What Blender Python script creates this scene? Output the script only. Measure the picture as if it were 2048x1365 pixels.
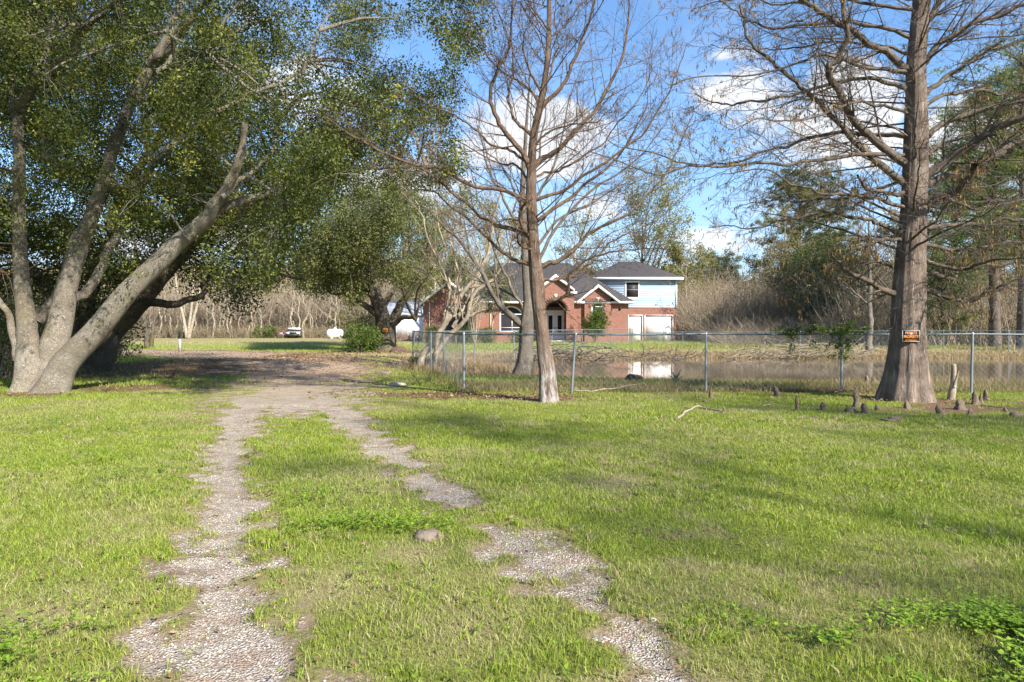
import bpy, bmesh, math, random
import numpy as np
from math import radians as R
for o in list(bpy.data.objects): bpy.data.objects.remove(o)
S = bpy.context.scene
C = S.collection
rng = np.random.default_rng(7)
random.seed(7)
F_PX, HZ, CAMH = 1365.0, 658.0, 1.35

# ---------------- camera, light, sky ----------------
cam = bpy.data.objects.new("camera", bpy.data.cameras.new("camera")); C.objects.link(cam)
cam.location = (0, 0, CAMH); cam.rotation_euler = (R(90), 0, 0)
cam.data.lens = 24; cam.data.sensor_width = 36; cam.data.shift_y = -0.012
cam.data.clip_start = 0.05; cam.data.clip_end = 6000
S.camera = cam
S.view_settings.view_transform = 'Standard'; S.view_settings.look = 'None'; S.view_settings.gamma = 1
S.view_settings.exposure = 1.27
S.cycles.max_bounces = 6; S.cycles.diffuse_bounces = 3; S.cycles.glossy_bounces = 2
S.cycles.transmission_bounces = 3; S.cycles.transparent_max_bounces = 4
EL = 36.0
SUNV = np.array([0.66, -0.75, 0.0]); SUNV /= np.linalg.norm(SUNV)
SUNV = np.array([SUNV[0]*math.cos(R(EL)), SUNV[1]*math.cos(R(EL)), math.sin(R(EL))])
sl = bpy.data.lights.new("sun", 'SUN'); sl.energy = 5.0; sl.angle = R(0.9); sl.color = (1.0, 0.93, 0.82)
sun = bpy.data.objects.new("sun", sl); C.objects.link(sun)
import mathutils
sun.rotation_euler = mathutils.Vector(SUNV).to_track_quat('Z', 'Y').to_euler()
sun.location = (10, -12, 12)

W = bpy.data.worlds.new("World"); S.world = W; W.use_nodes = True
class NT:
    def __init__(s, nt): s.nt = nt; s.n = nt.nodes; s.l = nt.links; s.n.clear()
    def node(s, t, **k):
        x = s.n.new(t)
        ins = k.pop('ins', {})
        for a, v in k.items(): setattr(x, a, v)
        for a, v in ins.items(): s.put(x.inputs[a], v)
        return x
    def put(s, sock, v):
        if isinstance(v, bpy.types.NodeSocket): s.l.new(v, sock)
        elif isinstance(v, tuple) and len(v) == 3 and sock.type == 'RGBA': sock.default_value = (*v, 1)
        else: sock.default_value = v
    def m(s, op, a, b=0.0, c=None, clamp=False):
        x = s.n.new('ShaderNodeMath'); x.operation = op; x.use_clamp = clamp
        s.put(x.inputs[0], a); s.put(x.inputs[1], b)
        if c is not None: s.put(x.inputs[2], c)
        return x.outputs[0]
    def ramp(s, v, a, b, lo=0.0, hi=1.0):
        x = s.n.new('ShaderNodeMapRange'); x.interpolation_type = 'SMOOTHSTEP'
        s.put(x.inputs[0], v); s.put(x.inputs[1], a); s.put(x.inputs[2], b); s.put(x.inputs[3], lo); s.put(x.inputs[4], hi)
        return x.outputs[0]
    def mix(s, f, a, b, blend='MIX'):
        x = s.n.new('ShaderNodeMix'); x.data_type = 'RGBA'; x.blend_type = blend
        s.put(x.inputs[0], f); s.put(x.inputs[6], a); s.put(x.inputs[7], b); return x.outputs[2]
    def noise(s, vec, scale, detail=3, rough=0.55, out=0, dist=0.0):
        x = s.n.new('ShaderNodeTexNoise')
        if vec is not None: s.put(x.inputs['Vector'], vec)
        s.put(x.inputs['Scale'], scale); s.put(x.inputs['Detail'], detail); s.put(x.inputs['Roughness'], rough)
        s.put(x.inputs['Distortion'], dist)
        return x.outputs[out]
    def attr(s, name, out='Fac'):
        x = s.n.new('ShaderNodeAttribute'); x.attribute_name = name; return x.outputs[out]
    def xyz(s, v):
        x = s.n.new('ShaderNodeSeparateXYZ'); s.put(x.inputs[0], v); return x.outputs
    def comb(s, a, b, c):
        x = s.n.new('ShaderNodeCombineXYZ')
        for i, v in enumerate((a, b, c)): s.put(x.inputs[i], v)
        return x.outputs[0]
    def bump(s, h, strength=0.5, dist=0.02):
        x = s.n.new('ShaderNodeBump'); s.put(x.inputs['Height'], h); x.inputs['Strength'].default_value = strength
        x.inputs['Distance'].default_value = dist; return x.outputs[0]

def build_world():
    t = NT(W.node_tree)
    sky = t.node('ShaderNodeTexSky', sky_type='NISHITA', sun_disc=False, sun_elevation=R(EL),
                 sun_rotation=math.atan2(SUNV[0], SUNV[1]), altitude=10, air_density=1.0, dust_density=0.4, ozone_density=2.0)
    g = t.node('ShaderNodeTexCoord').outputs['Generated']
    x, y, z = t.xyz(g)
    ya = t.m('MAXIMUM', t.m('ABSOLUTE', y), 0.12)
    u = t.m('DIVIDE', x, ya); v = t.m('DIVIDE', z, ya)
    uv = t.comb(u, t.m('MULTIPLY', v, 1.7), t.ramp(y, -0.05, 0.05, 5.0, 0.0))
    n1 = t.noise(uv, 3.2, 8, 0.58, dist=0.15)
    n2 = t.noise(uv, 11.0, 6, 0.6)
    tot = None
    for px, py, rx, ry, w in [(1090, 270, 210, 110, 1.0), (950, 310, 150, 60, .7), (1500, 215, 190, 105, 1.0), (1700, 200, 150, 110, 1.0), (1610, 290, 260, 95, .95),
                              (1950, 300, 180, 130, .9), (1130, 420, 220, 60, .45), (1360, 490, 260, 50, .5), (800, 380, 250, 120, .8), (1640, 400, 260, 50, .5),
                              (1460, 110, 80, 30, .35), (560, 220, 380, 150, .7), (120, 90, 170, 60, .5), (300, 480, 400, 70, .6), (1850, 430, 260, 70, .6), (2500, 200, 300, 90, .9), (-500, 150, 300, 90, .8)]:
        a = t.m('DIVIDE', t.m('SUBTRACT', u, (px-1024)/F_PX), rx/F_PX)
        b = t.m('DIVIDE', t.m('SUBTRACT', v, (HZ-py)/F_PX), ry/F_PX)
        d = t.m('ADD', t.m('MULTIPLY', a, a), t.m('MULTIPLY', b, b))
        e = t.m('MULTIPLY', t.m('SUBTRACT', 1.0, d, clamp=True), w)
        tot = e if tot is None else t.m('MAXIMUM', tot, e)
    dens = t.m('ADD', t.m('MULTIPLY', tot, 0.8), t.m('ADD', t.m('MULTIPLY', t.m('SUBTRACT', n1, 0.5), 2.3), t.m('MULTIPLY', t.m('SUBTRACT', n2, 0.5), 0.9)))
    cl = t.ramp(dens, 0.22, 0.62)
    veil = t.m('MULTIPLY', t.ramp(t.noise(uv, 5.0, 6, .6), 0.40, 0.72), t.ramp(v, 0.02, 0.22, 0.75, 0.12))
    f = t.m('MAXIMUM', cl, veil)
    f = t.m('MULTIPLY', f, t.ramp(z, 0.0, 0.06))
    shade = t.ramp(t.noise(uv, 4.0, 5, .55), 0.3, 0.7)
    ccol = t.mix(shade, (3.3, 3.5, 3.9), (4.3, 4.3, 4.35))
    skyc = t.mix(1.0, sky.outputs[0], (0.66, 0.84, 0.98), 'MULTIPLY')
    hz = t.ramp(v, 0.0, 0.32, 0.75, 0.0)
    skyc = t.mix(hz, skyc, (2.2, 2.9, 3.8))
    col = t.mix(f, skyc, ccol)
    bg = t.node('ShaderNodeBackground', ins={'Color': col, 'Strength': 0.115})
    out = t.node('ShaderNodeOutputWorld', ins={'Surface': bg.outputs[0]})
build_world()
W.cycles.sampling_method = 'MANUAL'; W.cycles.sample_map_resolution = 512

# ---------------- helpers ----------------
def P(px, py, Y): return np.array([(px-1024)*Y/F_PX, Y, CAMH+(HZ-py)*Y/F_PX])
def gy(py, z=0.0): return (CAMH-z)*F_PX/(py-HZ)
OFF = {}
def tag(o, label=None, cat=None, group=None, kind=None):
    if label: o['label'] = label
    if cat: o['category'] = cat
    if group: o['group'] = group
    if kind: o['kind'] = kind
    return o
def thing(name, label, cat, loc=(0, 0, 0), group=None):
    o = bpy.data.objects.new(name, None); o.empty_display_size = 0.2; C.objects.link(o)
    o.location = tuple(float(v) for v in loc); OFF[o.name] = np.array(o.location); return tag(o, label, cat, group)
def mk(name, parts, mat, parent=None, smooth=False, attrs=None, loc=None):
    """parts: list of (V, F) numpy, F (n,3) or (n,4). verts are world coords; attrs: dict name->array over all verts"""
    Vs, lv, ls, c, st = [], [], [], 0, 0
    for V, F in parts:
        F = np.asarray(F, dtype=np.int64)
        if len(F):
            lv.append((F+c).ravel()); k = F.shape[1]; ls.append(st+np.arange(len(F))*k); st += len(F)*k
        Vs.append(np.asarray(V, dtype=np.float64)); c += len(V)
    V = np.concatenate(Vs); lv = np.concatenate(lv); ls = np.concatenate(ls)
    off = OFF[parent.name] if parent is not None else (np.array(loc, float) if loc is not None else np.zeros(3))
    me = bpy.data.meshes.new(name)
    me.vertices.add(len(V)); me.vertices.foreach_set('co', (V-off).astype(np.float32).ravel())
    me.loops.add(len(lv)); me.loops.foreach_set('vertex_index', lv.astype(np.int32))
    me.polygons.add(len(ls)); me.polygons.foreach_set('loop_start', ls.astype(np.int32))
    if smooth: me.polygons.foreach_set('use_smooth', np.ones(len(ls), dtype=bool))
    for a, arr in (attrs or {}).items():
        arr = np.asarray(arr, dtype=np.float32)
        if arr.ndim == 2:
            at = me.attributes.new(a, 'FLOAT_VECTOR', 'POINT'); at.data.foreach_set('vector', arr.ravel())
        else:
            at = me.attributes.new(a, 'FLOAT', 'POINT'); at.data.foreach_set('value', arr)
    me.update(calc_edges=True)
    if mat: me.materials.append(mat)
    o = bpy.data.objects.new(name, me); C.objects.link(o)
    if parent is not None: o.parent = parent
    else: o.location = tuple(off)
    OFF[o.name] = off
    return o
def box(x0, x1, y0, y1, z0, z1):
    V = np.array([[x, y, z] for x in (x0, x1) for y in (y0, y1) for z in (z0, z1)], float)
    Fc = np.array([[0, 1, 3, 2], [4, 6, 7, 5], [0, 4, 5, 1], [2, 3, 7, 6], [0, 2, 6, 4], [1, 5, 7, 3]])
    return V, Fc
def rotz(V, a, o=(0, 0, 0)):
    c, s = math.cos(a), math.sin(a); V = np.asarray(V)-o
    return np.stack([V[:, 0]*c-V[:, 1]*s, V[:, 0]*s+V[:, 1]*c, V[:, 2]], 1)+o
def wall2d(outer, holes, y0, y1):
    """polygon in (x,z) with holes, as a slab between y0 and y1 -> (V,F tris)"""
    cu = bpy.data.curves.new('w', 'CURVE'); cu.dimensions = '2D'; cu.fill_mode = 'BOTH'; cu.extrude = (y1-y0)/2
    for ring in [outer]+list(holes):
        sp = cu.splines.new('POLY'); sp.points.add(len(ring)-1); sp.use_cyclic_u = True
        for i, (a, b) in enumerate(ring): sp.points[i].co = (a, b, 0, 1)
    ob = bpy.data.objects.new('w', cu); C.objects.link(ob)
    dg = bpy.context.evaluated_depsgraph_get(); me = bpy.data.meshes.new_from_object(ob.evaluated_get(dg)); me.calc_loop_triangles()
    V = np.array([v.co[:] for v in me.vertices]); Fc = np.array([t.vertices[:] for t in me.loop_triangles])
    bpy.data.objects.remove(ob); bpy.data.curves.remove(cu); bpy.data.meshes.remove(me)
    return np.stack([V[:, 0], (y0+y1)/2-V[:, 2], V[:, 1]], 1), Fc
def arch(x0, x1, z0, zs, rise=None, n=14):
    """arched opening outline: sill z0, spring zs"""
    r = (x1-x0)/2; cx = (x0+x1)/2; rise = r if rise is None else rise
    return [(x0, z0), (x1, z0)]+[(cx+r*math.cos(math.pi*i/n), zs+rise*math.sin(math.pi*i/n)) for i in range(n+1)]
# value noise, vectorised
_perm = np.random.default_rng(3).random((256, 256, 4)).astype(np.float64)
def vn(x, y, k=0):
    xi = np.floor(x).astype(int); yi = np.floor(y).astype(int); fx = x-xi; fy = y-yi
    fx = fx*fx*(3-2*fx); fy = fy*fy*(3-2*fy); T = _perm[:, :, k]
    a = T[xi & 255, yi & 255]; b = T[(xi+1) & 255, yi & 255]; c = T[xi & 255, (yi+1) & 255]; d = T[(xi+1) & 255, (yi+1) & 255]
    return (a*(1-fx)+b*fx)*(1-fy)+(c*(1-fx)+d*fx)*fy
def fbm(x, y, s=1.0, o=4, k=0):
    r = 0; a = 0.5; t = 0
    for i in range(o): r = r+a*vn(x*s+17.3*i, y*s+9.1*i, k); t += a; a *= .5; s *= 2.03
    return r/t
def sst(a, b, x): t = np.clip((x-a)/(b-a), 0, 1); return t*t*(3-2*t)

# ---------------- materials ----------------
MATS = {}
def newmat(name):
    m = bpy.data.materials.new(name); m.use_nodes = True; MATS[name] = m; return m, NT(m.node_tree)
def finish(t, col, rough=0.8, normal=None, spec=0.3, metal=0.0, trans=None):
    b = t.node('ShaderNodeBsdfPrincipled', ins={'Base Color': col, 'Roughness': rough, 'Specular IOR Level': spec, 'Metallic': metal})
    if normal is not None: t.put(b.inputs['Normal'], normal)
    s = b.outputs[0]
    if trans:
        tr = t.node('ShaderNodeBsdfTranslucent', ins={'Color': trans[1]})
        mx = t.node('ShaderNodeMixShader', ins={0: trans[0]}); t.l.new(s, mx.inputs[1]); t.l.new(tr.outputs[0], mx.inputs[2]); s = mx.outputs[0]
    t.node('ShaderNodeOutputMaterial', ins={'Surface': s})
def plain(name, col, rough=0.6, var=0.12, scale=4.0, spec=0.4, metal=0.0, bump=0.0):
    m, t = newmat(name); pos = t.node('ShaderNodeTexCoord').outputs['Object']
    n = t.noise(pos, scale, 5, .6)
    c = t.mix(n, tuple(v*(1-var*2) for v in col), tuple(min(1, v*(1+var*2)) for v in col))
    nb = t.bump(t.noise(pos, scale*6, 4), bump, .02) if bump else None
    finish(t, c, rough, nb, spec, metal); return m
def bark(name, dark, mid, light, su=14, sv=3.0, moss=0.0, lichen=0.0, bstr=0.9, white=0.0, strip=True):
    """bark coordinates live in the 'bark' attribute: (cos*r, sin*r, length)"""
    m, t = newmat(name); a = t.attr('bark', 'Vector'); x, y, z = t.xyz(a)
    v = t.comb(t.m('MULTIPLY', x, su), t.m('MULTIPLY', y, su), t.m('MULTIPLY', z, sv))
    n1 = t.noise(v, 1.0, 6, .68, dist=0.6)
    ridge = t.m('ABSOLUTE', t.m('SUBTRACT', n1, 0.5)); ridge = t.ramp(ridge, 0.0, 0.17)
    n2 = t.noise(a, 3.0, 4, .6); n3 = t.noise(a, 60.0, 3, .7)
    col = t.mix(ridge, dark, t.mix(n3, mid, light))
    col = t.mix(t.ramp(n2, 0.3, 0.7, 0.0, 0.45), col, light)
    pos = t.node('ShaderNodeNewGeometry').outputs['Position']; pz = t.xyz(pos)[2]
    if lichen:
        ln = t.ramp(t.noise(a, 9.0, 5, .7), 0.62, 0.68, 0, lichen); col = t.mix(ln, col, (0.36, 0.38, 0.34))
    if moss:
        mn = t.ramp(t.noise(pos, 1.6, 4, .65), 0.52, 0.64, 0, moss); col = t.mix(mn, col, (0.16, 0.14, 0.035))
    if white:
        w = t.m('MULTIPLY', t.ramp(pz, 0.1, 1.4, 1.0, 0.0), t.ramp(t.noise(v, 1.3, 5, .7), 0.42, 0.6)); w = t.m('MULTIPLY', w, white)
        col = t.mix(w, col, (0.45, 0.42, 0.40))
    h = t.m('ADD', ridge, t.m('MULTIPLY', n3, 0.35))
    finish(t, col, 0.9, t.bump(h, bstr, .025), 0.2); return m
def leafmat(name, c1, c2, c3, trans=0.3, rough=0.45):
    m, t = newmat(name); r = t.attr('rnd'); pos = t.node('ShaderNodeNewGeometry').outputs['Position']
    n = t.ramp(t.noise(pos, 0.8, 3, .6), 0.42, 0.61)
    c = t.mix(t.ramp(r, 0.0, 0.8), c1, c2); c = t.mix(t.m('MULTIPLY', n, t.ramp(r, 0.3, 1.0)), c, c3)
    finish(t, c, rough+.12, None, 0.18, trans=(trans, t.mix(1.0, c, (1.5, 1.6, .8), 'MULTIPLY'))); return m
BK_OAK = bark('oak_bark', (0.21, 0.175, 0.135), (0.34, 0.30, 0.245), (0.48, 0.43, 0.355), 34, 13, moss=0.3, lichen=0.45, bstr=1.0)
BK_OAKD = bark('dark_oak_bark', (0.05, 0.04, 0.03), (0.13, 0.11, 0.085), (0.20, 0.17, 0.13), 20, 8, moss=0.6, lichen=0.3)
BK_CYP = bark('cypress_bark', (0.11, 0.075, 0.055), (0.27, 0.20, 0.155), (0.43, 0.35, 0.285), 26, 2.2, lichen=0.35, bstr=1.0)
BK_CYPL = bark('cypress_limb_bark', (0.075, 0.056, 0.043), (0.195, 0.15, 0.115), (0.34, 0.275, 0.215), 30, 6, lichen=0.45)
BK_RED = bark('reddish_bark', (0.08, 0.048, 0.034), (0.21, 0.135, 0.095), (0.34, 0.25, 0.19), 26, 3.0, lichen=0.3, white=0.9)
BK_REDL = bark('reddish_limb_bark', (0.08, 0.05, 0.034), (0.21, 0.135, 0.092), (0.34, 0.24, 0.17), 30, 6, lichen=0.35)
BK_GREY = bark('grey_bark', (0.085, 0.07, 0.055), (0.20, 0.17, 0.14), (0.32, 0.28, 0.23), 24, 4, lichen=0.4)
BK_PALE = bark('pale_smooth_bark', (0.17, 0.14, 0.10), (0.33, 0.275, 0.205), (0.48, 0.41, 0.31), 8, 3, bstr=.3)
BK_PINE = bark('pine_bark', (0.05, 0.04, 0.035), (0.14, 0.11, 0.09), (0.24, 0.19, 0.155), 10, 4)
BK_TWIG = bark('bare_twig_bark', (0.17, 0.13, 0.095), (0.32, 0.255, 0.19), (0.46, 0.38, 0.29), 8, 3, bstr=.2)
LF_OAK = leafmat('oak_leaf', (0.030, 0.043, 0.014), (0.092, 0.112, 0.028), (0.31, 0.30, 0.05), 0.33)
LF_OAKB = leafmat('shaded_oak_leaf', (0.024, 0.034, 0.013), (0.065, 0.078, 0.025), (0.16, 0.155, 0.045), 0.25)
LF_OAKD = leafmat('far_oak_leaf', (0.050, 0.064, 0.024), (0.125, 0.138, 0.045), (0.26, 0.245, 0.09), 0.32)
LF_BUD = leafmat('spring_bud_leaf', (0.14, 0.14, 0.055), (0.23, 0.215, 0.09), (0.30, 0.27, 0.14), 0.4, .6)
LF_PINE = leafmat('pine_needle', (0.06, 0.095, 0.026), (0.14, 0.19, 0.045), (0.25, 0.27, 0.08), 0.25)
LF_BUSH = leafmat('bush_leaf', (0.04, 0.07, 0.016), (0.10, 0.145, 0.028), (0.18, 0.22, 0.045), 0.35)
LF_HEDGE = leafmat('hedge_leaf', (0.045, 0.07, 0.02), (0.10, 0.13, 0.035), (0.17, 0.18, 0.06), 0.25)
LF_BROWN = leafmat('dead_leaf', (0.13, 0.075, 0.042), (0.24, 0.15, 0.085), (0.33, 0.24, 0.15), 0.15, .8)
LF_CATK = leafmat('catkin', (0.12, 0.075, 0.035), (0.24, 0.15, 0.06), (0.32, 0.20, 0.07), 0.2, .8)
LF_BRUSH = leafmat('brush_leaf', (0.13, 0.11, 0.06), (0.24, 0.195, 0.11), (0.25, 0.25, 0.10), 0.3, .8)

# ---------------- tubes, branches, leaves ----------------
def catmull(pts, n):
    pts = np.asarray(pts, float); k = len(pts)
    p = np.vstack([2*pts[0]-pts[1], pts, 2*pts[-1]-pts[-2]])
    t = np.linspace(0, k-1-1e-6, n); i = t.astype(int); f = (t-i)[:, None]
    a, b, c, d = p[i], p[i+1], p[i+2], p[i+3]
    return 0.5*((2*b)+(-a+c)*f+(2*a-5*b+4*c-d)*f**2+(-a+3*b-3*c+d)*f**3)
def nrm(v): return v/np.maximum(np.linalg.norm(v, axis=-1, keepdims=True), 1e-9)
class Tubes:
    def __init__(s): s.parts = []; s.bk = []
    def add(s, Pt, Rd, k=6, prof=None, cap=False):
        """Pt (M,n,3), Rd (M,n); prof(theta(k), s(M,n)) -> radius factor (M,n,k)"""
        Pt = np.asarray(Pt, float); Rd = np.asarray(Rd, float)
        if Pt.ndim == 2: Pt = Pt[None]; Rd = Rd[None]
        M, n, _ = Pt.shape
        T = nrm(np.gradient(Pt, axis=1)); mean = nrm(Pt[:, -1]-Pt[:, 0])
        ax = np.argmin(np.abs(mean), axis=1); ref = np.eye(3)[ax][:, None, :]
        U = nrm(ref-(ref*T).sum(-1, keepdims=True)*T); Vv = np.cross(T, U)
        th = np.arange(k)*2*math.pi/k
        seg = np.linalg.norm(np.diff(Pt, axis=1), axis=-1); L = np.concatenate([np.zeros((M, 1)), np.cumsum(seg, 1)], 1)
        rr = Rd[:, :, None]*np.ones(k)
        if prof is not None: rr = rr*prof(th, L)
        ring = Pt[:, :, None, :]+rr[..., None]*(np.cos(th)[None, None, :, None]*U[:, :, None, :]+np.sin(th)[None, None, :, None]*Vv[:, :, None, :])
        V = ring.reshape(-1, 3)
        rm = Rd.mean(1)[:, None, None]; o = rng.random((M, 1, 1))*50
        B = np.stack([np.cos(th)*rm+0*L[..., None], np.sin(th)*rm+0*L[..., None], L[..., None]+o+0*th], -1).reshape(-1, 3)
        base = (np.arange(M)*n*k)[:, None, None]+(np.arange(n-1)*k)[None, :, None]
        j = np.arange(k); j2 = (j+1) % k
        Fc = np.stack([base+j, base+j2, base+k+j2, base+k+j], -1).reshape(-1, 4)
        s.parts.append((V, Fc)); s.bk.append(B)
        if cap:
            for mi in range(M):
                for r0 in (0, (n-1)*k):
                    idx = mi*n*k+r0+np.arange(k); cen = V[idx].mean(0)
                    s.parts.append((np.vstack([V[idx], cen]), np.stack([j, j2, np.full(k, k)], 1)))
                    s.bk.append(np.vstack([B[idx], B[idx].mean(0)]))
        return s
    def build(s, name, mat, parent, smooth=True):
        return mk(name, s.parts, mat, parent, smooth, {'bark': np.concatenate(s.bk)})
def limb(pts, r0, r1, n=24, wig=0.02, pw=None):
    """smooth wiggly limb; pts world"""
    q = catmull(pts, n); L = np.linalg.norm(np.diff(q, axis=0), axis=1).sum()
    w = rng.normal(size=(n, 3)); w = (w+np.roll(w, 1, 0)+np.roll(w, -1, 0))/3; w[0] = 0; w[1] *= .3
    q = q+w*wig*min(L, 4)
    t = np.linspace(0, 1, n); r = r0+(r1-r0)*t**0.8 if pw is None else r1+(r0-r1)*(1-t)**pw
    return q, r
def sprout(Pt, Rd, k, n=7, t0=0.15, t1=1.0, lf=(0.3, 0.6), ang=(35, 65), rf=0.5, up=0.0, wig=0.06, rmin=0.002, taper=0.25, plane=None, maxL=9, absL=None, curve=0.0):
    """k children for each parent polyline (M,N,3)"""
    if Pt.ndim == 2: Pt = Pt[None]; Rd = Rd[None]
    M, N, _ = Pt.shape
    t = t0+(t1-t0)*(np.arange(k)+rng.random((M, k)))/k
    f = np.clip(t*(N-1), 0, N-1.001); i = f.astype(int); fr = (f-i)[..., None]
    mi = np.arange(M)[:, None]
    o = Pt[mi, i]*(1-fr)+Pt[mi, i+1]*fr; d = nrm(Pt[mi, i+1]-Pt[mi, i]); r = Rd[mi, i]*(1-fr[..., 0])+Rd[mi, i+1]*fr[..., 0]
    L0 = np.linalg.norm(np.diff(Pt, axis=1), axis=-1).sum(1)[:, None]
    L = L0*(lf[0]+(lf[1]-lf[0])*rng.random((M, k)))*(1.15-0.75*t) if absL is None else absL[0]+(absL[1]-absL[0])*rng.random((M, k))
    L = np.minimum(L, maxL)
    rv = rng.normal(size=(M, k, 3))
    if plane is not None: rv[..., 2] *= plane
    side = nrm(rv-(rv*d).sum(-1, keepdims=True)*d)
    a = np.radians(ang[0]+(ang[1]-ang[0])*rng.random((M, k, 1)))
    dr = nrm(d*np.cos(a)+side*np.sin(a))
    s = np.linspace(0, 1, n)[None, None, :, None]
    Q = o[:, :, None, :]+dr[:, :, None, :]*L[..., None, None]*s
    Q[..., 2] += up*L[..., None]*s[..., 0]**2
    if curve: Q += (d[:, :, None, :])*curve*L[..., None, None]*s**2
    w = np.cumsum(rng.normal(size=(M, k, n, 3))*wig, axis=2)*L[..., None, None]/math.sqrt(n)*s
    Q = Q+w
    cr = np.maximum(np.minimum(r*rf, r*0.9), rmin)
    Rr = cr[..., None]*(1-(1-taper)*s[..., 0])
    Rr = np.maximum(Rr, rmin*0.6)
    return Q.reshape(-1, n, 3), Rr.reshape(-1, n)
def leaves(cen, n_each, spread, size, droop=0.0, aspect=0.5, mode='oak'):
    """cen (M,3); returns (V,F),rnd  diamond leaf quads scattered round each centre"""
    M = len(cen); N = M*n_each
    off = rng.normal(size=(N, 3)); off = nrm(off)*(rng.random((N, 1))**0.6)*spread
    c = np.repeat(cen, n_each, 0)+off
    d = nrm(rng.normal(size=(N, 3))+np.array([0, 0, -droop])+off/np.max(spread)*0.6)
    w = nrm(np.cross(d, rng.normal(size=(N, 3))))
    sz = (size[0]+(size[1]-size[0])*rng.random((N, 1)))
    a = c-d*sz*.5; b = c+d*sz*.5; e = c+w*sz*aspect*.5-d*sz*.05; g = c-w*sz*aspect*.5-d*sz*.05
    V = np.stack([a, e, b, g], 1).reshape(-1, 3); Fc = np.arange(N*4).reshape(-1, 4)
    rc = np.repeat(rng.random(M), n_each)
    rnd = np.repeat(np.clip(0.72*rc+0.28*rng.random(N), 0, 1), 4)
    return (V, Fc), rnd
def foliage(name, cen, n_each, spread, size, mat, parent, **k):
    p, r = leaves(cen, n_each, spread, size, **k)
    return mk(name, [p], mat, parent, False, {'rnd': r})
# ---------------- terrain ----------------
PX, PY, RX, RY = 19.5, 29.6, 19.0, 9.0
def rho(x, y):
    a = np.abs((x-PX)/RX); b = np.abs((y-PY)/RY)
    r = (a**2.5+b**2.5)**0.4
    return r+0.05*(fbm(x, y, 0.35, 3, 1)-.5)*2
def gz(x, y):
    x = np.asarray(x, float); y = np.asarray(y, float)
    z = 0.2*sst(44, 60, y)+0.05*(fbm(x, y, 0.25, 3, 2)-0.5)*sst(3, 10, y)
    r = rho(x, y)
    bank = -0.36*(1-sst(1.0, 1.55, r)); bank = np.where(r < 1.0, -0.36-0.9*sst(1.0, 0.75, r), bank)
    m = 0.28*np.exp(-(((x+10.5)/4.0)**2+((y-24.5)/2.2)**2))      # leafy mound by the oaks
    # shallow ruts
    return z+bank+m-0.035*sst(0.2, 0.8, gravel(x, y))*(y < 12)
def seg_d(x, y, pts, ws):
    """min of distance/halfwidth over polyline"""
    best = np.full(np.shape(x), 1e9)
    for i in range(len(pts)-1):
        ax, ay = pts[i]; bx, by = pts[i+1]; dx, dy = bx-ax, by-ay
        t = np.clip(((x-ax)*dx+(y-ay)*dy)/(dx*dx+dy*dy), 0, 1)
        d = np.hypot(x-(ax+t*dx), y-(ay+t*dy))/(ws[i]+(ws[i+1]-ws[i])*t)
        best = np.minimum(best, d)
    return best
TL = [(-1.0, 0.8), (-1.05, 2.0), (-1.12, 2.6), (-1.45, 3.3), (-1.9, 4.5), (-2.5, 6.0), (-3.4, 8.3), (-4.4, 11.2), (-4.8, 13)]
TLW = [.33, .33, .31, .29, .26, .30, .34, .5, .8]
TR = [(1.15, 0.8), (0.85, 2.0), (0.62, 2.6), (0.47, 3.3), (0.10, 4.15), (-0.42, 5.4), (-0.85, 6.4), (-1.6, 8.3), (-2.7, 10.8), (-3.9, 13)]
TRW = [.34, .34, .32, .22, .33, .22, .34, .30, .45, .7]
RD = [(-3.7, 11.6), (-4.7, 15), (-6.0, 20), (-7.6, 25), (-9.8, 30), (-13.5, 34.5), (-18, 38.5), (-25, 41)]
RDW = [1.25, 1.95, 2.3, 2.9, 3.6, 4.2, 3.8, 3.2]
BR = [(-9, 29.5), (-5.5, 30), (-2.5, 31.5), (2, 36)]
def gravel(x, y):
    d = np.minimum(seg_d(x, y, TL, TLW), seg_d(x, y, TR, TRW))
    d = np.minimum(d, seg_d(x, y, RD, RDW)); d = np.minimum(d, seg_d(x, y, BR, [1.0, .9, .8, .8]))
    n = fbm(x, y, 1.6, 4, 0)-.5; n2 = fbm(x, y, 6.0, 3, 1)-.5
    n3 = fbm(x, y, 3.0, 3, 2)-.5
    gap = .95*np.exp(-(((x+.15)/.45)**2+((y-4.95)/.36)**2))+.28*sst(3.75, 3.2, y)*sst(.1, .35, x)+.15*np.exp(-((y-4.3)/.3)**2)*sst(-1, -1.5, x)
    return np.clip(1.42-d*.92-gap+(n*.8+n3*1.1)*sst(20, 5, y)*sst(.25, .9, d+.35)+n2*2.0+n*.35-.16, 0, 1.2)/1.2
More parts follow.
